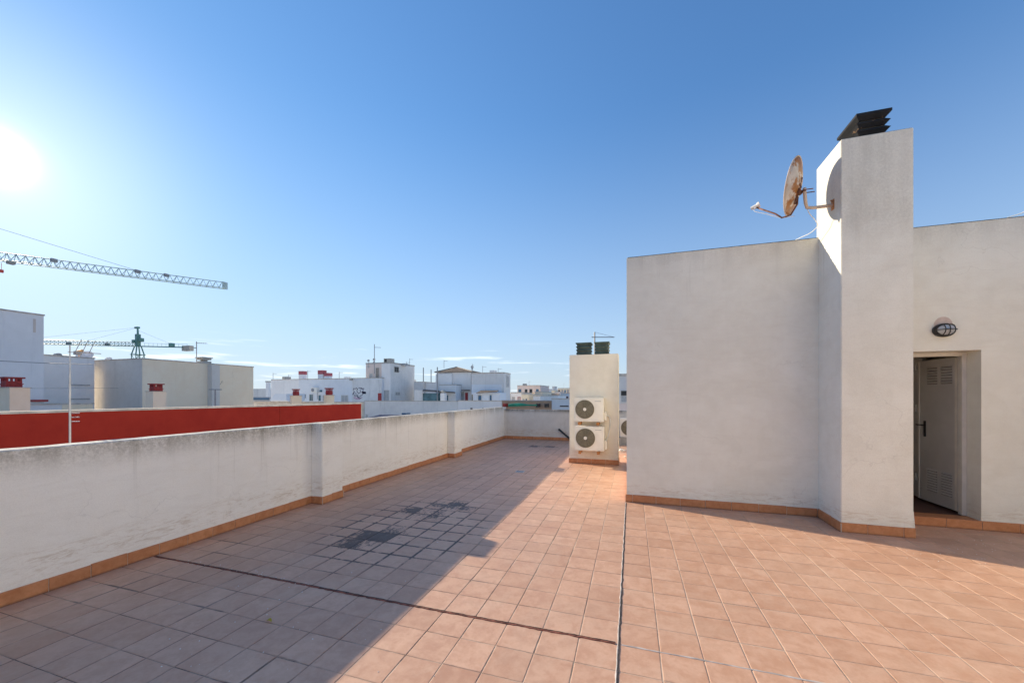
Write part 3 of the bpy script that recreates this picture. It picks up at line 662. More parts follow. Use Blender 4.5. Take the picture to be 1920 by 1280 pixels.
def ac(x0, x1, yf, yb, z0, z1, label, fan=True, group='outdoor air conditioner units on the terrace', brackets=True, r=None):
    t = thing('air_conditioner', ((x0 + x1) / 2, yb, z0), label, 'air conditioner', group)
    W = x1 - x0; H = z1 - z0
    MB().box(x0, x1, yf, yb, z0, z1).build('casing', M_ACW, t, bevel=0.012)
    r = r or H * 0.37; cx = x0 + r + 0.06 * W; cz = z0 + H * 0.52
    MB().ringY(cx, cz, yf - 0.012, r * 1.0, r * 1.06, 0.0115, 40).build('fan_ring', M_ACG, t)
    MB().cyl((cx, yf - 0.0032, cz), (cx, yf - 0.0005, cz), r * 1.0, n=40).build('fan_opening', M_ACD, t)
    g = MB()
    for k in range(1, 9):
        rr = r * (0.22 + 0.78 * k / 9); g.ringY(cx, cz, yf - 0.016, rr - 0.0042, rr + 0.0042, 0.006, 36)
    for k in range(12):
        a = 2 * math.pi * k / 12; c, s = math.cos(a), math.sin(a)
        g.cyl((cx + r*0.2*c, yf - 0.010, cz + r*0.2*s), (cx + r*c, yf - 0.010, cz + r*s), 0.0028, n=4)
    g.build('fan_grille', M_ACG, t)
    MB().cyl((cx, yf - 0.022, cz), (cx, yf - 0.006, cz), r * 0.19, n=20).build('fan_hub', M_ACW, t)
    bl = MB()
    for k in range(3):
        a0 = 2 * math.pi * k / 3 + 0.4
        P4 = [(r*0.15, a0), (r*0.92, a0 - 0.35), (r*0.92, a0 + 0.35), (r*0.15, a0 + 0.5)]
        bl.add([(cx + q*math.cos(a), yf - 0.0045 - 0.002 * (i % 2), cz + q*math.sin(a)) for i, (q, a) in enumerate(P4)], [(0, 1, 2, 3)])
    bl.build('fan_blade', simple('ac_fan_blade', (0.17, 0.155, 0.12), 0.6), t)
    box('front_panel', M_ACW, t, x0 + 2.22 * r + 0.06 * W, x1 - 0.02, yf - 0.0045, yf - 0.0005, z0 + 0.03, z1 - 0.03, bevel=0.0015)
    box('maker_plate', M_SHUT, t, x1 - 0.20, x1 - 0.06, yf - 0.007, yf - 0.005, z1 - 0.085, z1 - 0.072)
    MB().box(x1 + 0.0005, x1 + 0.055, yb - 0.22, yb - 0.02, z0 + 0.03, z0 + H * 0.42).build('valve_cover', M_ACW, t, bevel=0.012)
    if brackets:
        for bx in (x0 + 0.12, x1 - 0.13):
            MB().box(bx - 0.02, bx + 0.02, yf - 0.03, yb + 0.0, z0 - 0.045, z0 - 0.008).box(bx - 0.03, bx + 0.03, yf - 0.02, yf + 0.03, z0 - 0.075, z0 - 0.012).box(bx - 0.018, bx + 0.018, yb - 0.012, yb + 0.0, z0 - 0.085, z0 - 0.046).build('bracket', M_RUST, t)
    return t
ax0, ax1 = onY(1076.5, 8.78), onY(1132, 8.78)
zt = lambda v: zz(v, -0.9, 8.78)
ac(ax0, ax1, 8.78, 9.092, zt(790.5), zt(745.5), 'upper white air conditioner on rusty brackets, fixed to the cream column')
ac(ax0 + 0.01, ax1 + 0.01, 8.78, 9.092, zt(845), zt(799), 'lower white air conditioner on rusty brackets, just above the column skirting')
MB().tube(smooth_pts([Vector((ax1 + 0.03, 9.05, 1.15)), Vector((ax1 + 0.12, 9.07, 1.10)), Vector((ax1 + 0.11, 9.075, 0.8)), Vector((ax1 + 0.04, 9.06, 0.55))]), 0.014, 7).build('pipe', M_CABLE, sft)
ac(-0.36, 0.42, 12.9, 13.2, 0.25, 0.86, 'white air conditioner on the floor by the far parapet, half hidden behind the stairhouse corner', brackets=False, r=0.24)
box('plinth', M_CONC, bpar, -0.40, 0.46, 12.85, 13.25, 0.0005, 0.24)
# black pipe leaning at the back
p0 = at(1047.5, 804, 13.6); p1 = at(1072, 820, 13.9); p1.z = max(p1.z, 0.05)
tag(MB().tube([(p0.x, BY - 0.05, p0.z), (p1.x + 0.1, BY - 0.12, p1.z - 0.05)], 0.035, 8).build('drain_pipe', M_BLACK, origin=(p1.x, BY - 0.1, 0)), 'short black pipe leaning on the far parapet left of the column', 'pipe')
# little things on the floor
gx, gy = G(975, 884)
dr = thing('floor_drain', (gx, gy, 0), 'small grey metal floor drain in the shaded tiles', 'drain')
MB().box(gx - 0.09, gx + 0.09, gy - 0.075, gy + 0.075, 0.0012, 0.006).build('drain_plate', M_GALV, dr)
for i in range(6): box('drain_bar', M_BLACK, dr, gx - 0.07 + i*0.025, gx - 0.06 + i*0.025, gy - 0.05, gy + 0.05, 0.0063, 0.0085)
gx, gy = G(504, 1165)
lf = MB(); n = 9; top = []
for i in range(n):
    t = i / (n - 1); top += [(gx - 0.025 + 0.05 * t, gy + s * 0.013 * math.sin(math.pi * t) + 0.002, 0.003 + 0.012 * math.sin(math.pi * t) * (0.4 + abs(s))) for s in (-1, 0, 1)]
lf.add(top, [(i*3 + k, i*3 + k + 1, i*3 + k + 4, i*3 + k + 3) for i in range(n - 1) for k in range(2)])
tag(lf.build('dry_leaf', M_LEAF, origin=(gx, gy, 0)), 'small yellow dry leaf lying on a dark tile joint at lower left', 'leaf')
def pebble(x, y, r, mat, name, z=0.001):
    mb = MB(); n = 7; vs = []
    for j, (zf, rf) in enumerate(((0.0, 0.8), (0.35, 1.0), (0.75, 0.65))):
        for k in range(n):
            a = 2*math.pi*k/n + j; q = r * rf * random.uniform(0.75, 1.15); vs.append((x + q*math.cos(a), y + q*math.sin(a)*0.8, z + r*zf))
    fs = [(j*n + k, j*n + (k+1) % n, (j+1)*n + (k+1) % n, (j+1)*n + k) for j in range(2) for k in range(n)] + [tuple(range(2*n, 3*n)), tuple(reversed(range(n)))]
    return mb.add(vs, fs).build(name, mat, origin=(x, y, 0))
deb = [(1163.5, 846, 0.10, 'largest white rubble lump on the tiles right of the column'), (1171, 845, 0.05, 'small rubble lump beside the largest one, at the stairhouse corner'), (1172, 857, 0.045, 'rubble lump nearest to the camera beside the stairhouse corner')]
for u, v, r, l in deb:
    x, y = G(u, v); tag(pebble(x, y, r, M_DEBRIS, 'rubble_lump'), l, 'rubble', 'rubble lumps right of the column')
sm = MB()
rr = random.Random(3)
for i in range(150):
    if i < 60: u, v = rr.uniform(300, 900), rr.uniform(900, 1270)
    elif i < 105: u, v = rr.uniform(430, 640), 0; x = rr.uniform(-4.3, -2.6); y = GY0 + rr.gauss(0.02, 0.02)
    else: u, v = rr.uniform(1700, 1900), rr.uniform(1010, 1060)
    if v: x, y = G(u, v)
    if x < PX + 0.05 or (x > 3.9 and y > 5.9): continue
    r = rr.uniform(0.002, 0.006)
    vs = [(x + r*math.cos(2*math.pi*k/5)*rr.uniform(.6, 1.2), y + r*math.sin(2*math.pi*k/5)*rr.uniform(.6, 1.2), 0.001) for k in range(5)] + [(x, y, 0.001 + r * 0.8)]
    sm.add(vs, [(k, (k+1) % 5, 5) for k in range(5)])
tag(sm.build('grit', M_DEBRIS), 'scattered pale grit and crumbs lying on the tiled floor', 'grit', kind='stuff')

# ------------------------------------------------------------------ neighbouring roof with the red parapet
RX = -8.5
RYE = onX(677, RX)
rt0 = zz(775, RX, onX(0, RX)); 
nb = thing('red_parapet_wall', (RX, 5, 0), 'long red painted parapet of the neighbouring roof with pale coping', 'wall')
MB().box(RX - 0.15, RX, -9, RYE, -0.6, rt0 - 0.012).build('wall', M_RED, nb)
MB().box(RX - 0.17, RX + 0.02, -9, RYE + 0.03, rt0 - 0.0115, rt0 + 0.025).box(RX - 0.15, RX + 0.004, RYE + 0.0005, RYE + 0.03, -0.6, rt0 - 0.012).build('coping', M_COPE, nb)
nbb = thing('neighbour_building', (-8, 0, -12), 'low flat neighbouring roof between the white parapet and the red wall', 'building')
box('roof_slab', GRAVEL, nbb, -23.0, PX - 0.23, -14, 13.0, -12.0, -0.6)
def seam(u):
    Y = onX(u, RX); box('panel_joint', plaster('red_seam', (0.30, 0.024, 0.015), (0.36, 0.032, 0.018), grain=0), nb, RX + 0.0005, RX + 0.006, Y - 0.012, Y + 0.012, -0.2, rt0 - 0.013)
seam(525)

def chimney(X, u0, u1, ul, vtop, pot, label, mat, matl, group='chimneys with red pots behind the red wall', z0=-1.0, red=M_POTRED):
    """square chimney: +X face between bearings u0,u1; its -Y face reaches back to bearing ul"""
    Y0, Y1 = onX(u0, X), onX(u1, X); Xb = onY(ul, Y0); zt = zz(vtop, X, (Y0 + Y1) / 2)
    t = thing('chimney', ((X + Xb) / 2, (Y0 + Y1) / 2, z0), label, 'chimney', group)
    MB().box(Xb, X, Y0, Y1, z0, zt - 0.001).build('stack', mat, t, bevel=0.005)
    box('stack_top', M_COPE, t, Xb - 0.02, X + 0.02, Y0 - 0.02, Y1 + 0.02, zt, zt + 0.02)
    up0, up1, vp = pot
    d = dep((X + Xb) / 2, (Y0 + Y1) / 2); hw = (up1 - up0) / F * d / 2; hh = (vtop - vp) / F * d
    cx, cy = (X + Xb) / 2, (Y0 + Y1) / 2; hw *= 0.56
    z = zt + 0.021
    MB().box(cx - hw*.9, cx + hw*.9, cy - hw*.9, cy + hw*.9, z, z + hh * .28).box(cx - hw, cx + hw, cy - hw, cy + hw, z + hh*.281, z + hh*.36).box(cx - hw*.88, cx + hw*.88, cy - hw*.88, cy + hw*.88, z + hh*.361, z + hh*.60).build('pot', red, t)
    pm = MB()
    for i in range(4):
        for (sx, sy) in ((1, 0), (0, 1), (-1, 0), (0, -1)):
            a = -0.75 + 0.5 * i
            px = cx + (sx * 0.8 + (a if sx == 0 else 0)) * hw; py = cy + (sy * 0.8 + (a if sy == 0 else 0)) * hw
            pm.box(px - hw*.09, px + hw*.09, py - hw*.09, py + hw*.09, z + hh*.601, z + hh*.86)
    tag(pm.build('vent_posts', red, t), kind='stuff')
    box('pot_lid', red, t, cx - hw*1.15, cx + hw*1.15, cy - hw*1.15, cy + hw*1.15, z + hh*.861, z + hh)
    return t
chimney(-17, 18, 57, -14, 727, (8, 47, 708), 'cream chimney with red slotted pot at the left edge before the tall white building', CREAM, CREAM)
chimney(-18, 287, 312, 273, 734, (278, 305, 720), 'peeling cream chimney with red slotted pot, in front of the cream building', BEIGE, CREAM)
chimney(-13.5, 547, 566, 543.5, 742, (547, 562, 730), 'cream chimney with red pot behind the red wall, left one of a matching pair', CREAM, CREAM)
chimney(-13.5, 612, 627, 607, 741, (612, 629, 728), 'cream chimney with red pot close to the right end of the red wall', CREAM, CREAM)

# aerial pole in front of the red wall
def yagi(mb, p, d, L, n, el, r=0.004, up=Vector((0, 0, 1))):
    d = d.normalized(); s = d.cross(up).normalized(); mb.cyl(p, p + d * L, r * 1.3, n=5)
    for i in range(n):
        q = p + d * L * (0.05 + 0.9 * i / (n - 1)); e = el * (1 - 0.25 * i / n); mb.cyl(q - s * e / 2, q + s * e / 2, r, n=4)
Y = onX(131, -7.3); ap = thing('aerial_mast', (-7.3, Y, -0.6), 'thin steel aerial mast standing in front of the red wall', 'antenna')
z_top = zz(646, -7.3, Y)
MB().cyl((-7.3, Y, -0.6), (-7.3, Y, 1.9), 0.013, 0.012).cyl((-7.3, Y, 1.9), (-7.3, Y, z_top), 0.008).build('mast', M_GALV, ap)
an = MB(); yagi(an, Vector((-7.3, Y - 0.02, z_top - 0.10)), Vector((0.15, 1, 0.02)), 0.32, 5, 0.02); 
for k in range(3): an.cyl((-7.3, Y + 0.05 + k*0.07, z_top - 0.10), (-7.22, Y + 0.08 + k*0.07, z_top + 0.08), 0.004, n=5)
an.box(-7.34, -7.28, Y + 0.05, Y + 0.11, z_top - 0.13, z_top - 0.08).build('aerial', M_DULL, ap)
for v in (774.5, 782, 790):
    z = zz(v, -7.3, Y); MB().cyl((-7.3, Y, z), (-7.24, Y + 0.07, z), 0.006, n=6).build('rung', M_GALV, ap)
def wire(name, label, p0, p1, sag, r, mat=M_DULL):
    p0, p1 = Vector(p0), Vector(p1); pts = []
    for i in range(13):
        t = i / 12; q = p0.lerp(p1, t); q.z -= sag * 4 * t * (1 - t); pts.append(q)
    return tag(MB().tube(pts, r, 5).build(name, mat, origin=p0), label, 'cable')
wire('overhead_wire', 'thick dark wire strung left of the aerial mast in front of the tall white building', at(-120, 668, 13.0), at(176, 683, 17.0), 0.05, 0.014)
wire('overhead_wire', 'thin lower wire running from the left chimney pot towards the cream building', at(-40, 727, 14.5), at(222, 727, 20.0), 0.02, 0.008)

# ------------------------------------------------------------------ buildings
GZ = -12.0
def window(parent, face, c0, c1, z0, z1, plane, frame=M_FRAME, pane=M_GLASSD, name='window', bars=1, sub='pane'):
    """face '-y' : plane is Y, c = X ; face '+x' : plane is X, c = Y"""
    if c0 > c1: c0, c1 = c1, c0
    if z0 > z1: z0, z1 = z1, z0
    fw = min(0.07, (c1 - c0) * 0.12); t = 0.05
    def b(mb, a0, a1, q0, q1, d0, d1):
        if face == '-y': mb.box(a0, a1, plane - d1, plane - d0, q0, q1)
        else: mb.box(plane + d0, plane + d1, a0, a1, q0, q1)
    f = MB()
    b(f, c0, c0 + fw, z0, z1, 0.001, t); b(f, c1 - fw, c1, z0, z1, 0.001, t); b(f, c0 + fw, c1 - fw, z1 - fw, z1, 0.001, t); b(f, c0 + fw, c1 - fw, z0, z0 + fw, 0.001, t)
    for i in range(1, bars + 1):
        m = c0 + (c1 - c0) * i / (bars + 1)
        if c1 - c0 > 0.7: b(f, m - fw*.35, m + fw*.35, z0 + fw, z1 - fw, 0.001, t*.8)
    w_ = f.build(name, frame, parent)
    p = MB(); b(p, c0 + fw*.9, c1 - fw*.9, z0 + fw*.9, z1 - fw*.9, 0.0015, 0.012); p.build(sub, pane, w_)
    return w_
def block(label, X0, X1, Y0, Y1, zt, mat, cat='building', group=None, name='building', cope=0.06, cmat=M_COPE, z0=GZ):
    if X0 > X1: X0, X1 = X1, X0
    t = thing(name, ((X0 + X1)/2, (Y0 + Y1)/2, z0), label, cat, group)
    MB().box(X0, X1, Y0, Y1, z0, zt).build('wall', mat, t)
    if cope:
        MB().box(X0 - .03, X1 + .03, Y0 - .03, Y0 + .2, zt + .001, zt + cope).box(X0 - .03, X1 + .03, Y1 - .2, Y1 + .03, zt + .001, zt + cope).box(X0 - .03, X0 + .2, Y0 + .2, Y1 - .2, zt + .001, zt + cope).box(X1 - .2, X1 + .03, Y0 + .2, Y1 - .2, zt + .001, zt + cope).build('coping', cmat, t)
    return t

BOUNCEROOF = plaster('pale_bounce_roofs', (0.76, 0.70, 0.62), (0.84, 0.79, 0.72), grain=0, streak=0, fscale=0.3)  # pale roof slabs added so sunlight bounces up onto the far walls
box('bounce_rooftops', BOUNCEROOF, None, -95, 70, 24.45, 200, -12.0, -1.4)['kind'] = 'structure'
box('bounce_rooftops', BOUNCEROOF, None, -95, -23.001, -14, 24.449, -12.0, -1.4)['kind'] = 'structure'
# C: tall white building at the left edge
XC = -26.0; yC = onX(82, XC)
bC = block('tall plain white building at the left edge', XC - 9, XC, yC - 14, yC, zz(592, XC, yC), WH)
box('stained_patch', plaster('rust_streak', (0.66, 0.56, 0.48), (0.72, 0.64, 0.58), grain=0, streak=0.2), bC, XC + 0.001, XC + 0.006, onX(62, XC), onX(67, XC), zz(625, XC, yC), zz(600, XC, yC))
# D: lower white block
XD = -28.3; yD = onX(177, XD)
bD = block('lower white block between the tall white building and the cream building', XD - 8, XD, yC - 8, yD, zz(672.5, XD, yD), WH)
for a, b, v0, v1 in ((130, 168, 719, 721), (130, 168, 747, 749)): box('ledge', M_SHUT, bD, XD + 0.001, XD + 0.05, onX(a, XD), onX(b, XD), zz(v1, XD, yD - 2), zz(v0, XD, yD - 2))
low = block('low grey garden wall below the white block', -24.5, -24.3, 2.0, onX(175, -24.3), zz(756, -24.3, 13), GREYW, 'wall', name='roof_wall')
box('cream_panel', CREAM, low, -24.299, -24.28, onX(117, -24.28), onX(174, -24.28), GZ, zz(756.5, -24.3, 13))
box('red_strip', M_REDDOOR, bC, XC + 0.001, XC + 0.12, onX(57, XC), onX(88, XC) , zz(753, XC, 10), zz(749, XC, 10))
# E: cream building
YE0 = 13.4; XE = onY(267, YE0); zE = zz(673, XE, YE0)
bE = block('cream building with peeling paint behind the red wall', onY(175, YE0), XE, YE0, onX(475, XE), zE, BEIGE)
box('end_wall', GREYB, bE, onY(175, YE0), XE - 0.01, YE0 - 0.02, YE0 - 0.001, GZ, zE - 0.01)  # end face toned greyer than the long cream side
box('buttress', GREYB, bE, XE + 0.001, XE + 0.38, onX(389, XE), onX(404, XE), GZ, zE - 0.05)
cg = thing('chimney', (XE - 0.4, onX(392, XE), zE), 'small grey concrete chimney on the roof edge of the cream building', 'chimney')
yg = onX(391, XE); gw = 0.30
MB().box(XE - 0.7, XE - 0.1, yg - gw*.8, yg + gw*.8, zE + .061, zE + .18).box(XE - 0.55, XE - 0.25, yg - gw*.35, yg + gw*.35, zE + .18, zE + .26).build('stack', M_CONC, cg)
MB().box(XE - 0.7, XE - 0.1, yg - gw*.8, yg + gw*.8, zE + .261, zE + .37).box(XE - 0.75, XE - 0.05, yg - gw, yg + gw, zE + .371, zE + .42).build('cowl', M_CONC, cg)
def mast(name, label, u, v0, v1, d, r=0.02, arms=(), mat=M_DULL, dishes=()):
    b0 = at(u, v1, d); t0 = at(u, v0, d); t = thing(name, b0, label, 'antenna')
    MB().cyl(b0, t0, r, n=6).build('mast', mat, t)
    side = Vector((CA, SA, 0)); fwd = Vector((-SA, CA, 0))
    for (dv, L, n, el) in arms:
        p = at(u, dv, d); m = MB(); yagi(m, p, side * (1 if L > 0 else -1) + fwd * 0.3, abs(L), n, el, r * 0.45); m.build('aerial', mat, t)
    for (dv, rad) in dishes:
        p = at(u, dv, d); MB().cyl(p - fwd * 0.12, p - fwd * 0.05, rad, rad * 0.4, n=12).build('small_dish', M_SHUT, t)
    return t
mast('aerial_mast', 'thin television aerial on the roof of the cream building, left of its grey chimney', 368.5, 640, 682, 24, 0.022, [(643, 0.55, 6, 0.35)])
# T-shaped post in front of the cream building
pT = at(403.5, 758, 17); tp = thing('clothes_post', pT, 'T-shaped metal post rising behind the red wall in front of the cream building', 'post')
pu = at(403.5, 730, 17); side = Vector((CA, SA, 0)); MB().cyl(pT - Vector((0, 0, 1)), pu, 0.03, n=8).build('post', M_DULL, tp)
MB().cyl(pu - side * 0.28, pu + side * 0.28, 0.022, n=6).build('crossbar', M_DULL, tp)
# dishes on D
zD = zz(672.5, XD, yD) + 0.06
def rdish(label, u, v, r, d, mat, ori, tilt=0.3):
    p = at(u, v, d); t = thing('satellite_dish', (p.x, p.y, p.z - r), label, 'satellite dish')
    m = MB(); n = 20; nn = Vector(ori).normalized(); uu = (Vector((0, 0, 1)) - nn * nn.z).normalized(); ss = uu.cross(nn); vs = []
    for off in (0, -0.02):
        for i in range(5):
            q = i / 4
            for k in range(n):
                a = 2*math.pi*k/n; vs.append(p + (ss*math.cos(a) + uu*math.sin(a)) * r * max(q, .01) + nn * (0.22 * r * (q*q - 1) + off))
    fs = [(o*5*n + i*n + k, o*5*n + i*n + (k+1) % n, o*5*n + (i+1)*n + (k+1) % n, o*5*n + (i+1)*n + k) for o in (0, 1) for i in range(4) for k in range(n)]
    m.add(vs, fs).build('reflector', mat, t); MB().cyl(p - nn * 0.25*r, (p.x, p.y, p.z - r * 1.1), 0.025, n=6).build('stand', M_DULL, t)
    MB().cyl(p - uu * r, p + nn * r * 0.9, 0.012, n=5).build('feed_arm', M_DULL, t)
    return t
rdish('large white satellite dish on the low white block, beside the orange-tipped one', 158, 667, 0.40, 22, M_CABLE, (0.4, -0.6, 0.6))
rdish('small dark satellite dish on the low white block beside the tall white building', 106, 667, 0.22, 21, M_DULL, (0.4, -0.6, 0.6))
rdish('tiny pale satellite dish on the roof at the corner of the cream building', 203, 673, 0.18, 24, M_CABLE, (0.4, -0.6, 0.6))
p = at(148, 659, 21.5); tag(MB().cyl(p - side*0.18 + Vector((0,0,-.03)), p + side * 0.2 + Vector((0, 0, 0.05)), 0.075, n=10).cyl(p - Vector((0,0,0.4)), p, 0.02, n=6).build('orange_canister', M_ORANGE, origin=p), 'orange canister on a short stub beside the large white dish', 'canister')

# background strip between cream and long white building
bF = block('grey low building seen in the gap right of the cream building', onY(470, 75), onY(560, 75), 75, 90, zz(729, onY(490, 75), 75), GREYW)
MB().box(onY(470, 60), onY(506, 60), 60, 60.2, GZ, zz(744, onY(490, 60), 60)).build('front_wall', M_SHUT, bF); box('blue_band', M_BLUE, bF, onY(470, 59.9), onY(504, 59.9), 59.8, 59.9, zz(749, onY(490, 60), 60), zz(746, onY(490, 60), 60))
# rough roof edge wall in front
YW = 24.0
w1 = block('low wall with gravelly brown top behind the right half of the red wall', onY(470, YW), onY(683, YW), YW, YW + 0.3, zz(754, onY(580, YW), YW), GRAVEL, 'wall', name='roof_wall')
w2 = block('long dirty white parapet across the middle distance, right of the red wall', onY(683.5, YW), onY(858, YW), YW, YW + 0.3, zz(752, onY(760, YW), YW), WD, 'wall', name='roof_wall', cope=0.04, cmat=M_CONC)
w3 = block('cleaner white parapet continuing the long dirty one to the right', onY(858.5, YW), onY(941, YW), YW, YW + 0.3, zz(751.5, onY(900, YW), YW), WH, 'wall', name='roof_wall', cope=0.04, cmat=M_COPE)
w4 = block('terracotta coloured parapet with a green awning before the distant town', onY(941.5, YW), onY(1034, YW), YW, YW + 0.3, zz(751.5, onY(1000, YW), YW), TERRA, 'wall', name='roof_wall', cope=0.05, cmat=M_SHUT)
w5 = block('bluish white parapet left of the air conditioner column', onY(1034.5, YW), onY(1120, YW), YW, YW + 0.3, zz(748, onY(1050, YW), YW), BLUEW, 'wall', name='roof_wall', cope=0.05)
for a, b, v in ((1050, 1066, 760),): box('dark_recess', M_BLACK, w5, onY(a, YW), onY(b, YW), YW - 0.03, YW - 0.001, zz(762, onY(a, YW), YW), zz(v, onY(a, YW), YW))
for u0, u1 in ((904, 907), (882, 886)):
    box('vent_hole', M_BLACK, w3, onY(u0, YW), onY(u1, YW), YW - 0.02, YW - 0.001, zz(767, onY(u0, YW), YW), zz(764.5, onY(u0, YW), YW))
# green awning + objects on terracotta wall
aw = thing('awning', (onY(980, 23.4), 23.4, 0), 'rolled green awning on the terracotta parapet', 'awning')
zA = zz(760, onY(980, 23.4), 23.4); A0, A1 = onY(953, 23.4), onY(1007, 23.4)
MB().tube([(A0 + (A1 - A0) * t, 23.4 + 0.03*math.sin(t*9), zA + 0.03 * math.sin(t * 5) + 0.06 * t) for t in [i / 12 for i in range(13)]], [0.04 + 0.07 * math.sin(math.pi * min(1, t * 1.4 + 0.1)) ** 0.5 if 0.0 < t * 1.4 + .1 < 1 else 0.05 for t in [i / 12 for i in range(13)]], 10).build('cloth_roll', M_GREENAWN, aw)
for u in (946.5, 1008, 1024):
    x = onY(u, 23.5); box('bracket', M_POTRED if u < 950 else M_BLACK, aw, x - 0.09, x + 0.09, 23.4, 23.9, zA - 0.1, zA + 0.12)
# blue canopy and clutter below w2
cnp = thing('canopy', (onY(725, 17), 17, 0), 'flat navy canopy just beyond the white parapet, right of the red wall', 'canopy')
zc = zz(780.5, onY(725, 15.5), 15.5)
cq = [(onY(684, 15.2), 15.2), (onY(769, 15.2), 15.2), (onY(765, 18.0), 18.0), (onY(712, 18.0), 18.0)]; cz = [zz(784, *cq[0]), zz(782, *cq[1]), zz(777.5, *cq[2]), zz(777, *cq[3])]
MB().add([(x, y, z) for (x, y), z in zip(cq, cz)] + [(x, y, z - .05) for (x, y), z in zip(cq, cz)], [(0,1,2,3),(7,6,5,4),(0,4,5,1),(1,5,6,2),(2,6,7,3),(3,7,4,0)]).build('cloth', M_NAVY, cnp)
for u, y in ((690, 15.6), (764, 15.6)): MB().cyl((onY(u, y), y, -0.6), (onY(u, y), y, zc - 0.13), 0.03, n=6).build('leg', M_DULL, cnp)
bx = block('small dark storage box beside the navy canopy', onY(753, 17.6), onY(762, 17.6), 17.6, 18, zz(774, onY(757, 17.6), 17.6), M_BLUE, 'box', name='storage_box', cope=0, z0=-0.6)
box('roof_slab', GRAVEL, nbb, -23.0, PX - 0.23, 13.0005, YW, -12.0, -0.6)

# G: long white building with graffiti
YG = 46.0
gx0, gx1, gx2, gx3 = onY(503, YG), onY(560, YG), onY(661, YG), onY(716, YG)
bG = block('long white low building with graffiti left of the tower block', gx1, gx3, YG, YG + 9, zz(710, gx2, YG), BLUEW, cope=0.12)
bG2 = block('plain pinkish white wing at the left end of the graffiti building', gx0, gx1 - 0.02, YG + 0.5, YG + 9, zz(712, gx0, YG), WH, cope=0.1)
box('stained_bay', WD, bG, gx2, gx3 - 0.01, YG - 0.06, YG - 0.001, GZ, zz(711, gx3, YG))
def gz(v, u=640): return zz(v, onY(u, YG), YG)
window(bG, '-y', onY(568, YG), onY(574, YG), gz(747), gz(738.5), YG, pane=M_BLUE)
window(bG, '-y', onY(580, YG), onY(587.5, YG), gz(752), gz(738.5), YG, pane=M_TEAL)
window(bG, '-y', onY(597, YG), onY(602.5, YG), gz(752), gz(740), YG, pane=M_TEAL, name='door', sub='panel')
window(bG, '-y', onY(640, YG), onY(653, YG), gz(753), gz(740.5), YG, pane=M_SHUT)
window(bG, '-y', onY(605, YG), onY(609, YG), gz(752), gz(741), YG, pane=M_SHUT)
# graffiti: painted strokes as thin raised letters
gr = MB(); grp = MB(); rr = random.Random(11)
def stroke(mb, pts, wd):
    for (a, b) in zip(pts, pts[1:]):
        ax, az = onY(a[0], YG - .07), zz(a[1], onY(a[0], YG), YG); bx_, bz = onY(b[0], YG - .07), zz(b[1], onY(b[0], YG), YG)
        d = Vector((bx_ - ax, 0, bz - az)); 
        if d.length < 1e-4: continue
        nn = Vector((-d.z, 0, d.x)).normalized() * wd; a3 = Vector((ax, YG - .0625, az)); b3 = Vector((bx_, YG - .0625, bz))
        mb.add([a3 - nn, a3 + nn, b3 + nn, b3 - nn, a3 - nn - Vector((0, .004, 0)), a3 + nn - Vector((0, .004, 0)), b3 + nn - Vector((0, .004, 0)), b3 - nn - Vector((0, .004, 0))], [(0,1,2,3),(4,5,6,7),(0,1,5,4),(1,2,6,5),(2,3,7,6),(3,0,4,7)])
for pts in ([(662,731),(663,728),(666,729),(668,727),(671,730)], [(664,732),(663,738),(665,742),(668,741),(667,736)], [(670,728),(669,733),(672,737),(676,735),(675,730)], [(672,727),(678,727),(681,730),(680,735),(684,737)],
            [(668,742),(673,744),(678,741),(681,738),(678,734)], [(665,735),(662,737),(661,740)], [(676,729),(683,728)], [(671,739),(670,744),(674,747),(678,745)]): stroke(gr, pts, 0.045)
for k in range(4): stroke(gr, [(679, 734 + k), (686, 735 + k * 0.8)], 0.06)
for pts in ([(663,745),(668,748),(674,748),(679,744)], [(664,743),(669,746),(676,746)]): stroke(grp, pts, 0.04)
gr.build('graffiti', M_GRAFF, bG); grp.build('graffiti', M_GRAFFP, bG)
def rbox(label, name, cat, u0, u1, v0, v1, Y, dpt, mat, group=None, extra=None):
    x0, x1 = onY(u0, Y), onY(u1, Y); z1, z0 = zz(v0, x0, Y), zz(v1, x0, Y)
    t = thing(name, ((x0 + x1)/2, Y, z0), label, cat, group); MB().box(x0, x1, Y, Y + dpt, z0, z1).build('body', mat, t)
    return t, x0, x1, z0, z1
t, x0, x1, z0, z1 = rbox('small white air conditioner on the wall of the graffiti building', 'air_conditioner', 'air conditioner', 583, 594, 726, 736, YG - 0.4, 0.39, M_ACW)
MB().cyl((x0 + .3*(x1-x0), YG - .43, (z0+z1)/2), (x0 + .3*(x1-x0), YG - .402, (z0+z1)/2), 0.27, n=18).build('fan', M_DULL, t)
MB().cyl((x1 - .2, YG - .1, z0 - 1.0), (x1 - .2, YG - .1, z0), 0.03, n=6).build('pipe', M_DULL, t)
t, x0, x1, z0, z1 = rbox('small dark lamp bracket on the graffiti building, right of its air conditioner', 'wall_lamp', 'lamp', 599, 601.5, 731, 734.5, YG - 0.25, 0.24, M_TEAL)
t, x0, x1, z0, z1 = rbox('round pale floodlight on the roof edge of the graffiti building', 'floodlight', 'lamp', 655, 659, 709, 713, YG - 0.35, 0.34, M_CONC)
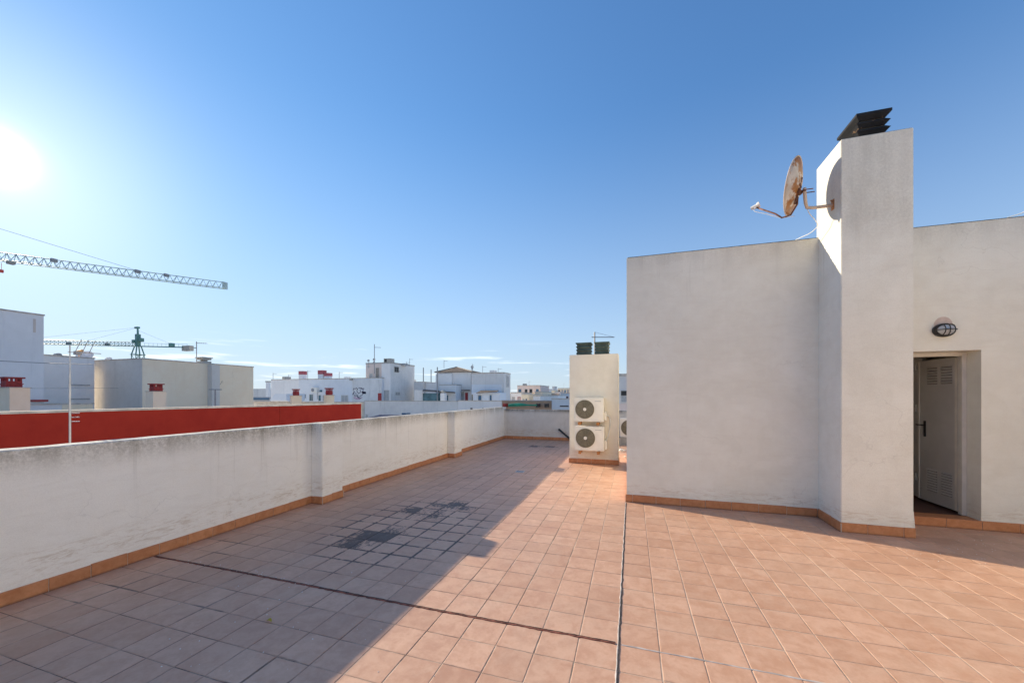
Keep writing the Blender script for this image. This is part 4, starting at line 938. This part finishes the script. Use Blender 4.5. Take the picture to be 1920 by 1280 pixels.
for (u0, u1, v0, vm, v1, l) in ((560, 568, 695.5, 702, 711, 'tall white roof chimney with red top at the junction of the white wing'), (596, 605, 694, 701.5, 711, 'larger red-topped roof chimney of the close pair on the graffiti building'), (608, 616, 699, 705, 711, 'smaller red-topped roof chimney of the close pair on the graffiti building')):
    Y = YG + 3; x0, x1 = onY(u0, Y), onY(u1, Y); t = thing('chimney', ((x0+x1)/2, Y, gz(713)), l, 'chimney', 'red-topped chimneys on the graffiti building')
    f = lambda v: zz(v, x0, Y)
    MB().box(x0, x1, Y, Y + .8, f(714), f(vm)).build('stack', WH, t); MB().box(x0 - .02, x1 + .02, Y - .02, Y + .82, f(vm) + .001, f(v0)).build('pot', simple('faded_red_pot', (0.42, 0.10, 0.11), .7), t)
mast('aerial_mast', 'faint thin aerial between the red-topped chimneys of the graffiti building', 577, 694, 712, 54, 0.03, [(696, 0.4, 4, 0.3)])
x0, x1 = onY(518, 40), onY(549, 40)
t = thing('canopy', (x0, 40, GZ), 'pale blue sloping canopy in front of the plain wing of the graffiti building', 'canopy')
MB().add([(x0, 39, zz(750, x0, 40)), (x1, 39, zz(750, x0, 40)), (x1, 39, zz(738, x0, 40)), (x0 + 1.0, 39, zz(738, x0, 40)), (x0, 42, zz(750, x0, 40)), (x1, 42, zz(750, x0, 40)), (x1, 42, zz(738, x0, 40)), (x0 + 1.0, 42, zz(738, x0, 40))], [(0,1,2,3),(7,6,5,4),(0,4,5,1),(1,5,6,2),(2,6,7,3),(3,7,4,0)]).build('cloth', BLUEW, t)
MB().box(x0, x1, 39.2, 41.8, GZ, zz(750, x0, 40) - .001).build('support_wall', WH, t)

# H: tower block
YH = 46.6; XH = onY(733.5, YH); zH = zz(681, XH, YH)
bH = block('weathered white tower block with a dark square window and mast', onY(686, YH), XH, YH, onX(777, XH), zH, WD, cope=0.18, cmat=M_CONC)
box('pink_front', PINK, bH, onY(686.5, YH), onY(716, YH), YH - 0.05, YH - 0.001, GZ, zH - .02)
box('white_bay', WH, bH, onY(716.2, YH), XH - 0.05, YH - 0.10, YH - 0.001, GZ, zH - .05)
hz = lambda v: zz(v, XH, YH)
window(bH, '-y', onY(692.5, YH), onY(699.5, YH), hz(711), hz(699), YH - .05, pane=M_SHUT, name='door', sub='panel')
window(bH, '-y', onY(704.5, YH), onY(712, YH), hz(710), hz(688), YH - .05, frame=M_FRAME, pane=simple('brown_shutter', (0.30, 0.26, 0.22), .7))
window(bH, '+x', onX(739, XH), onX(747.5, XH), zz(698, XH, 47.6), zz(687, XH, 47.6), XH, frame=M_CONC, pane=M_BLACK)
Yw = onX(741, XH); window(bH, '+x', Yw, onX(750, XH), zz(741, XH, Yw), zz(734.5, XH, Yw), XH, pane=M_SHUT)
window(bH, '-y', onY(719, YH), onY(731, YH), hz(753), hz(731), YH - .10, frame=M_FRAME, pane=M_SHUT, name='door', sub='panel')
window(bG, '-y', onY(709.5, YG), onY(716, YG), gz(753), gz(737), YG - .06, frame=M_REDDOOR, pane=M_REDDOOR, name='door', sub='panel')
t, x0, x1, z0, z1 = rbox('small metal box unit on the roof of the tower block', 'roof_unit', 'roof unit', 719.5, 732, 672, 681, YH + 1, 1.0, M_CONC)
box('opening', M_BLACK, t, x0 + .12, x0 + .5, YH + .97, YH + .999, z0 + .08, z1 - .1)
mast('aerial_mast', 'tall aerial mast with several dishes at the left corner of the tower block', 702, 645, 700, 50, 0.045, [(651, 0.8, 6, 0.5)], dishes=[(674, 0.18), (679, 0.15)])
mast('aerial_mast', 'short mast with one round dish at the left edge of the tower block', 691.5, 674, 690, 50, 0.03, [], dishes=[(676, 0.17), (687, .14)])

# I: low roofs with poles
YI = 50.0
bI = block('low grey roof block between the tower block and the hipped house', onY(776, YI), onY(793.5, YI), YI, YI + 5, zz(716, onY(785, YI), YI), GREYW)
bI2 = block('low white roof wall behind the thin grey poles', onY(793.8, YI), onY(822, YI), YI + .6, YI + 5, zz(717, onY(800, YI), YI), WH)
pg = thing('lean_to', (onY(815, 44), 44, GZ), 'lean-to with a sagging brown roof and teal boards beside the tower block', 'shed')
f = lambda v, u=815, Y=44: zz(v, onY(u, Y), Y)
MB().box(onY(778, 44), onY(822, 44), 44, 47, GZ, f(737)).build('teal_boards', M_TEAL, pg)
MB().box(onY(778, 44), onY(793, 44), 43.9, 43.99, GZ, f(731)).build('side_wall', GREYW, pg)
MB().add([(onY(792, 43.6), 43.6, f(732)), (onY(854, 43.6), 43.6, f(735.5)), (onY(850, 46), 46, f(733.5)), (onY(794, 46), 46, f(729)), (onY(792, 43.6), 43.6, f(733)), (onY(854, 43.6), 43.6, f(737)), (onY(850, 46), 46, f(735)), (onY(794, 46), 46, f(730.5))], [(0,1,2,3),(7,6,5,4),(0,4,5,1),(1,5,6,2),(2,6,7,3),(3,7,4,0)]).build('roof', M_ROOFTILE, pg)
for u, v0, v1, Y, l in ((793.8, 689, 716, 51, 'leftmost of the thin grey poles between tower block and hipped house'), (808.3, 692.5, 717, 51, 'middle of the thin grey poles, behind the low white roof wall'), (820, 688, 750, 43, 'longest grey pole, standing just left of the hipped house')):
    x = onY(u, Y); tag(MB().cyl((x, Y, zz(v1, x, Y) - .5), (x, Y, zz(v0, x, Y)), 0.07, n=8).build('pole', M_DULL, origin=(x, Y, zz(v1, x, Y) - .5)), l, 'pole', 'thin grey poles beside the hipped house')
xm = onY(829.5, 42); t = thing('chimney', (xm, 42, GZ), 'stubby white chimney with a mushroom cowl in front of the hipped house', 'chimney')
MB().box(xm - .28, xm + .28, 42, 42.6, GZ, zz(737, xm, 42)).build('stack', WH, t); MB().box(xm - .2, xm + .2, 42.1, 42.5, zz(737, xm, 42) + .001, zz(733.5, xm, 42)).cyl((xm, 42.3, zz(733.4, xm, 42)), (xm, 42.3, zz(731, xm, 42)), .38, .1, n=10).build('cowl', M_CONC, t)

# J: hipped house
YJ = 47.0; jx0, jxm, jx1 = onY(819, YJ), onY(849, YJ), onY(883, YJ); jz = zz(697, jxm, YJ)
bJ = block('white house with a dark hipped tile roof in the middle distance', jx0, jx1, YJ, YJ + 5, jz, WH, cope=0)
box('front_bay', WH, bJ, jx0 + .02, jxm, YJ - .35, YJ - .001, GZ, jz - .25)
e = .25; rz_ = zz(688, jxm, YJ + 2.5) 
m = MB(); xr0, xr1 = jx0 + 1.6, jx1 - 2.6
m.add([(jx0 - e, YJ - e, jz), (jx1 + e, YJ - e, jz), (jx1 + e, YJ + 5 + e, jz), (jx0 - e, YJ + 5 + e, jz), (xr0, YJ + 2.5, rz_), (xr1 - .6, YJ + 2.5, rz_), (jx0 - e, YJ - e, jz - .06), (jx1 + e, YJ - e, jz - .06), (jx1 + e, YJ + 5 + e, jz - .06), (jx0 - e, YJ + 5 + e, jz - .06)],
      [(0,1,5,4),(1,2,5),(2,3,4,5),(3,0,4),(0,6,7,1),(1,7,8,2),(2,8,9,3),(3,9,6,0),(6,9,8,7)])
m.build('roof', M_ROOFTILE, bJ)
MB().cyl((xr0, YJ + 2.5, rz_ + .02), (xr1 - .6, YJ + 2.5, rz_ + .02), .07, n=6).cyl((xr1 - .6, YJ + 2.5, rz_), (jx1 + e, YJ - e, jz + .03), .06, n=6).cyl((xr0, YJ + 2.5, rz_), (jx0 - e, YJ - e, jz + .03), .06, n=6).build('ridge', M_COPE, bJ)
f = lambda v, u=850, Y=YJ: zz(v, onY(u, Y), Y)
b2 = block('low white annex in front of the hipped house', onY(824, 45), onY(855, 45), 45, 46.6, f(722, 840, 45), BLUEW, cope=.08, cmat=M_CONC)
window(b2, '-y', onY(836.5, 45), onY(841, 45), f(752, 840, 45), f(740.5, 840, 45), 45, pane=M_BLUE, name='door', sub='panel')
window(bJ, '-y', onY(860, YJ), onY(871, YJ), f(752), f(736), YJ, pane=M_SHUT, name='gate', sub='panel', bars=0)
window(bJ, '-y', onY(872.5, YJ), onY(877.5, YJ), f(751), f(736), YJ, frame=M_REDDOOR, pane=M_REDDOOR, name='door', sub='panel')
MB().box(onY(870, YJ), onY(882, YJ), YJ - .8, YJ - .001, f(732.6), f(731)).build('canopy', M_ROOFTILE, bJ); MB().box(onY(858.5, YJ), onY(870, YJ), YJ - .6, YJ - .001, f(736), f(734.5)).build('canopy', M_CONC, bJ)
mast('aerial_mast', 'thin aerial on the hipped tile roof', 832.5, 675, 690, 52, 0.03, [(676.5, .5, 5, .3)])
mast('aerial_mast', 'knobbly aerial at the right eave of the hipped house', 885.5, 682, 700, 50, 0.03, [(684, .2, 3, .2)], dishes=[(688, .2), (692, .12)])

# K: plain block
YK = 46.0; kx0, kx1 = onY(884, YK), onY(945, YK); kz = zz(699.5, kx1, YK)
bK = block('plain grey-white block with blue doors, right of the hipped house', kx0, kx1, YK, onX(957, kx1), kz, GREYW, cope=.14, cmat=M_COPE)
box('lower_front', BLUEW, bK, kx0 + .02, kx1 - .3, YK - .05, YK - .001, GZ, zz(721, kx0, YK))
f = lambda v, u=915, Y=YK: zz(v, onY(u, Y), Y)
window(bK, '+x', onX(949, kx1), onX(954, kx1), zz(726, kx1, 47), zz(704, kx1, 47), kx1, pane=M_SHUT)
kb = block('low white shed with blue doors and small tile roof', onY(884, 43), onY(937, 43), 43, 45.5, f(736, 915, 43), BLUEW, cope=0)
f = lambda v, u=915, Y=43: zz(v, onY(u, Y), Y)
MB().add([(onY(893, 42.6), 42.6, f(736)), (onY(932, 42.6), 42.6, f(733.5)), (onY(935, 45), 45, f(731)), (onY(902, 45), 45, f(731)), (onY(893, 42.6), 42.6, f(737)), (onY(932, 42.6), 42.6, f(734.8)), (onY(935, 45), 45, f(732.4)), (onY(902, 45), 45, f(732.4))], [(0,1,2,3),(7,6,5,4),(0,4,5,1),(1,5,6,2),(2,6,7,3),(3,7,4,0)]).build('roof', M_ROOFTILE, kb)
for a, b in ((896, 903.5), (918, 922.5)): window(kb, '-y', onY(a, 43), onY(b, 43), f(753), f(740), 43, pane=M_BLUE, name='door', sub='panel')
window(kb, '-y', onY(884.5, 43), onY(887, 43), f(752), f(739), 43, pane=M_GLASSD)

# L: distant town
def far(u0, u1, vt, Y, mat, label, wins=0, group=None, dpt=10):
    x0, x1 = onY(u0, Y), onY(u1, Y); zt = zz(vt, (x0 + x1)/2, Y)
    b = block(label, x0, x1, Y, Y + dpt, zt, mat, group=group, cope=.2, cmat=M_COPE)
    W = abs(x1 - x0)
    for i in range(wins):
        c = min(x0, x1) + W * (i + .5 + random.uniform(-.12, .12)) / wins; hw = min(0.6, W / wins * .28)
        for lv in range(2 if random.random() < .5 else 1):
            z1 = zt - 0.7 - lv * 2.9; window(b, '-y', c - hw, c + hw, z1 - 1.3, z1, Y, frame=random.choice([M_FRAME, M_CONC, M_REDDOOR]), pane=random.choice([M_GLASSD, M_BLUE, M_SHUT, M_BLACK]), bars=0)
    return b
far(970, 1013, 723.5, 88, PINK, 'pinkish flat-roofed building right of the grey-white block, with red shutters', 4)
far(958, 978, 737, 70, WH, 'low white house at the foot of the pinkish building', 2)
far(978, 990, 740, 66, CREAM, 'low cream house with dark windows in front of the pinkish building', 2)
far(1003, 1016, 735, 78, BEIGE, 'cream gabled block at the right end of the pinkish building', 1)
far(1013, 1022, 731, 120, WH, 'narrow white house behind the pinkish building', 2)
far(1021, 1034, 738, 95, TERRA, 'small ochre house left of the slim distant tower', 1)
far(1035.5, 1039.5, 724.5, 260, GREYW, 'slim distant tower above the town roofs', 0)
far(1040, 1050, 735, 150, PINK, 'small pink distant house right of the slim tower', 2)
far(1046, 1068, 728, 170, CREAM, 'long cream distant block partly hidden by the vent column', 4)
far(1052, 1075, 738, 100, WH, 'white house in the town touching the vent column', 3)
far(1028, 1046, 742, 75, WH, 'white house above the bluish parapet', 2)
far(1000, 1012, 743, 62, GREYW, 'squat grey house above the green awning', 2)
far(484, 503, 734, 110, WH, 'distant white house in the gap right of the cream building', 2)
x = onY(500.5, 70); t = thing('chimney', (x, 70, 0), 'stubby distant chimney beside the plain white wing', 'chimney'); MB().box(x - .35, x + .35, 70, 70.7, 1, zz(716, x, 70)).build('stack', WH, t); MB().box(x - .45, x + .45, 69.9, 70.8, zz(716, x, 70) + .001, zz(714, x, 70)).build('cap', M_CONC, t)
rr = random.Random(5); mats = [WH, CREAM, PINK, GREYW, BLUEW, BEIGE]
for i in range(46):
    Y = rr.uniform(180, 420); u = rr.uniform(475, 1130) if i % 3 else rr.uniform(950, 1075)
    wd = rr.uniform(8, 20); x = onY(u, Y); zt = zz(rr.uniform(731, 740), x, Y)
    b = MB().box(x - wd/2, x + wd/2, Y, Y + 10, GZ, zt).box(x - wd/2 + .5, x - wd/2 + rr.uniform(2, 4), Y + 1, Y + 4, zt + .001, zt + rr.uniform(1, 2.4)).build('distant_house', mats[i % 6], origin=(x, Y, GZ))
    tag(b, 'tiny pale flat-roofed house among the far roofs of the town on the horizon', 'house', 'far houses of the town on the horizon')
for u, v0, v1, d, l in ((512, 699, 712, 60, 'short aerial at the left end of the plain wing'), (541, 702, 711, 62, 'thin aerial above the middle of the plain wing'), (636, 697, 709, 56, 'thin aerial on the graffiti building right of its red-topped chimneys'),
                     (768, 672, 686, 56, 'short aerial at the right end of the tower block roof'), (762, 678, 686, 55, 'stubby mast beside the short aerial of the tower block'), (905, 686, 699, 52, 'thin aerial on the plain grey-white block'), (934, 690, 699, 52, 'low aerial near the right end of the plain block'),
                     (992, 714, 724, 95, 'thin aerial on the pinkish flat-roofed building'), (1028, 722, 738, 130, 'thin far aerial left of the slim tower'), (1057, 718, 729, 175, 'far aerial on the long cream block')):
    mast('aerial_mast', l, u, v0, v1, d, 0.03, [(v0 + 1.5, 0.5, 5, 0.4)])
for u0, u1, v0, v1, Y, m_, l in ((529, 536, 706, 711.5, 49, M_CONC, 'small concrete water tank on the plain wing roof'), (645, 650, 706, 709.5, 48, WH, 'small white vent box on the graffiti building roof'), (753, 759, 681, 685, 49, M_SHUT, 'grey vent box on the tower block roof'),
                          (918, 927, 694, 699, 49, WH, 'white tank on the plain grey-white block'), (980, 986, 719, 723, 90, M_CONC, 'grey tank on the pinkish building roof')):
    rbox(l, 'roof_tank', 'tank', u0, u1, v0, v1, Y, 1.0, m_)
# M: right of the column
bM = far(1140, 1215, 705, 30, GREYW, 'grey building glimpsed between the vent column and the stairhouse', 0)
f = lambda v, u=1170, Y=30: zz(v, onY(u, Y), Y)
window(bM, '-y', onY(1163.5, 30), onY(1178, 30), f(754.5), f(731.5), 30, pane=M_SHUT, bars=0)
box('blind_gap', M_BLACK, bM, onY(1164.5, 30), onY(1177, 30), 29.94, 29.98, f(741), f(732.5))
box('pink_band', PINK, bM, onY(1141, 30), onY(1214, 30), 29.96, 29.999, f(790), f(756))

# ------------------------------------------------------------------ cranes
def lattice(mb, p0, p1, h, wd, n, r, tri=True):
    """triangular jib: two bottom chords and one top chord with zigzag lacing"""
    p0, p1 = Vector(p0), Vector(p1); d = (p1 - p0).normalized(); s = d.cross(Vector((0, 0, 1))).normalized() * wd / 2; up = Vector((0, 0, h))
    mb.cyl(p0 - s, p1 - s, r, n=5).cyl(p0 + s, p1 + s, r, n=5).cyl(p0 + up, p1 + up, r * 1.1, n=5)
    for i in range(n):
        a = p0.lerp(p1, i / n); m = p0.lerp(p1, (i + .5) / n) + up; b = p0.lerp(p1, (i + 1) / n)
        for q in (s, -s): mb.cyl(a + q, m, r * .6, n=4, caps=False).cyl(m, b + q, r * .6, n=4, caps=False)
        mb.cyl(a - s, a + s, r * .5, n=4, caps=False)
def tower(mb, p, wd, h, n, r):
    p = Vector(p); c = [Vector((sx * wd/2, sy * wd/2, 0)) for sx, sy in ((1,1),(1,-1),(-1,-1),(-1,1))]
    for q in c: mb.cyl(p + q, p + q + Vector((0, 0, h)), r, n=4)
    for i in range(n):
        z0, z1 = Vector((0, 0, h * i / n)), Vector((0, 0, h * (i + 1) / n))
        for k in range(4): mb.cyl(p + c[k] + z0, p + c[(k+1) % 4] + z1, r*.6, n=4, caps=False).cyl(p + c[k] + z0, p + c[(k+1) % 4] + z0, r*.6, n=4, caps=False)
# near crane
J1 = at(422, 541, 82.8); J0 = at(0, 488, 65.5); jd = (J1 - J0).normalized(); JM = J0 - jd * 20
cr = thing('tower_crane', (JM.x, JM.y, GZ), 'large tower crane whose haze-paled green jib reaches in high from the left edge', 'crane')
zj = J1.z
m = MB(); lattice(m, Vector((JM.x, JM.y, zj)), Vector((J1.x, J1.y, zj)), 1.35, 1.1, 48, 0.085); m.build('jib', M_CRANEHAZE, cr)
m = MB(); tower(m, (JM.x, JM.y, GZ), 1.8, zj - GZ, 22, .09); m.build('mast', M_CRANEHAZE, cr)
apx = Vector((JM.x, JM.y, zj + 10.2)); m = MB()
for sx in (-.7, .7): m.cyl((JM.x + sx, JM.y, zj), apx, .1, n=5); m.cyl((JM.x, JM.y + sx, zj), apx, .1, n=5)
m.build('tower_head', M_CRANEHAZE, cr)
pt = J0 + jd * 17; MB().cyl(apx, (pt.x, pt.y, zj + 1.4), .035, n=5).build('tie_bar', M_DULL, cr)
m = MB(); cj = Vector((JM.x, JM.y, zj)) - jd * 14; lattice(m, cj, Vector((JM.x, JM.y, zj)), .9, 1.2, 12, .08); m.build('counter_jib', M_CRANEHAZE, cr)
MB().box(cj.x - .2, cj.x + 2.4, cj.y - .8, cj.y + .8, zj - 1.6, zj - .1).build('counterweight', M_CONC, cr); MB().cyl(apx, cj + Vector((0, 0, .9)), .035, n=5).build('tie_bar', M_DULL, cr)
for s_, ln in ((1.2, .9), (17.2, .5), (21.5, .4), (6.2, .5)):
    q = J0 + jd * s_ ; MB().box(q.x - ln/2, q.x + ln/2, q.y - .4, q.y + .4, zj + (.9 if s_ > 2 else -.45), zj + (1.5 if s_ > 2 else .1)).build('trolley' if s_ < 2 else 'winch', M_DULL, cr)
q = J0 + jd * .15; MB().cyl((q.x, q.y, zj - .4), (q.x, q.y, zj - 1.6), .03, n=4).box(q.x - .2, q.x + .2, q.y - .2, q.y + .2, zj - 2.1, zj - 1.6).build('hook_block', simple('red_crane_paint', (.5, .06, .04), .5), cr)
MB().box(J1.x - .15, J1.x + .1, J1.y - .5, J1.y + .5, zj - .1, zj + 1.4).build('jib_end', M_CRANEHAZE, cr)
# far green crane
D2 = 107.0
Mp = at(258.5, 649, D2); zj = Mp.z; jl = at(60, 644.5, 102.0); jdir = Vector((Mp.x - jl.x, Mp.y - jl.y, 0)).normalized()
c2 = thing('tower_crane', (Mp.x, Mp.y, GZ), 'dark green tower crane standing behind the cream building', 'crane')
m = MB(); tower(m, (Mp.x, Mp.y, GZ), 1.9, zj - 2.3 - GZ, 10, .12); m.build('mast', M_CRANE, c2)
m = MB(); 
for sx, sy in ((1,1),(1,-1),(-1,-1),(-1,1)): m.cyl((Mp.x + sx*.95, Mp.y + sy*.95, zj - 2.3), (Mp.x + sx*.5, Mp.y + sy*.5, zj), .16, n=5)
m.box(Mp.x - 1.2, Mp.x + 1.2, Mp.y - 1.2, Mp.y + 1.2, zj - 2.45, zj - 2.3); m.build('slewing_unit', M_CRANE, c2)
m = MB(); lattice(m, Mp - jdir * 34, Mp, 1.1, 1.1, 40, .07); m.build('jib', M_CRANE, c2)
m = MB(); m.box(Mp.x - .45, Mp.x + .45, Mp.y - .45, Mp.y + .45, zj, zj + 3.4).cyl((Mp.x, Mp.y, zj + 3.4), (Mp.x - .1, Mp.y, zj + 5.5), .28, .2, n=6).box(Mp.x - 1.0, Mp.x + .4, Mp.y - .3, Mp.y + .3, zj + 5.0, zj + 5.5)
m.build('tower_head', M_CRANE, c2)
sx2 = Vector((CA, SA, 0))
for off, z0_, z1_, hw in ((.8, 1.3, 2.3, .55), (-.9, .9, 1.8, .4)):
    q = Mp + sx2 * off; MB().box(q.x - hw, q.x + hw, q.y - .5, q.y + .5, zj + z0_, zj + z1_).build('cab' if off > 0 else 'control_box', M_CRANE, c2)
ce = Mp + jdir * 13.6; m = MB(); m.cyl(Mp + sx2 * .3, ce, .16, n=6).cyl(Mp + Vector((.5, 0, -.0)), ce + Vector((0, .8, 0)), .12, n=6)
for i in range(11):
    a = Mp.lerp(ce, (i + 1.5) / 13); m.cyl(a, a + Vector((0, 0, .9)), .03, n=4)
m.cyl(Mp.lerp(ce, .1) + Vector((0, 0, .9)), Mp.lerp(ce, .9) + Vector((0, 0, .9)), .03, n=4); m.build('counter_jib', M_CRANE, c2)
q = Mp + jdir * 12.2; MB().box(q.x - 1.6, q.x + 1.5, q.y - .6, q.y + .6, zj - 1.0, zj + .45).build('counterweight', M_CONC, c2)
q = Mp + jdir * 8.2; MB().box(q.x - .5, q.x + .5, q.y - .5, q.y + .5, zj + .1, zj + 1.1).build('winch', M_CRANE, c2)
top = Vector((Mp.x, Mp.y, zj + 5.3))
MB().cyl(top, Mp - jdir * 12 + Vector((0, 0, 1.1)), .022, n=4).build('tie_bar', M_DULL, c2); MB().cyl(top, Mp - jdir * 26 + Vector((0, 0, 1.1)), .022, n=4).build('tie_bar', M_DULL, c2); MB().cyl(top - Vector((0,0,.8)), Mp + jdir * 8 + Vector((0, 0, .9)), .022, n=4).build('tie_bar', M_DULL, c2)
for s_ in (7.2, 16, 25):
    q = Mp - jdir * s_; MB().box(q.x - .4, q.x + .4, q.y - .4, q.y + .4, zj - .1, zj + .7).build('trolley', M_DULL, c2)
# tiny crane above the vent caps
D3 = 300.0; q = at(1115, 640, D3)
c3 = thing('tower_crane', (q.x, q.y, GZ), 'tiny distant crane showing just above the green vent caps', 'crane')
zt_ = at(1115, 632, D3).z; MB().cyl((q.x, q.y, GZ), (q.x, q.y, zt_ + 4), .6, n=5).build('mast', M_DULL, c3)
e1 = at(1152, 632, D3); e0 = at(1109, 632, D3); MB().cyl(e0, e1, .35, n=5).build('jib', M_DULL, c3); MB().cyl((q.x, q.y, zt_ + 4), e1, .1, n=4).build('tie_bar', M_DULL, c3)
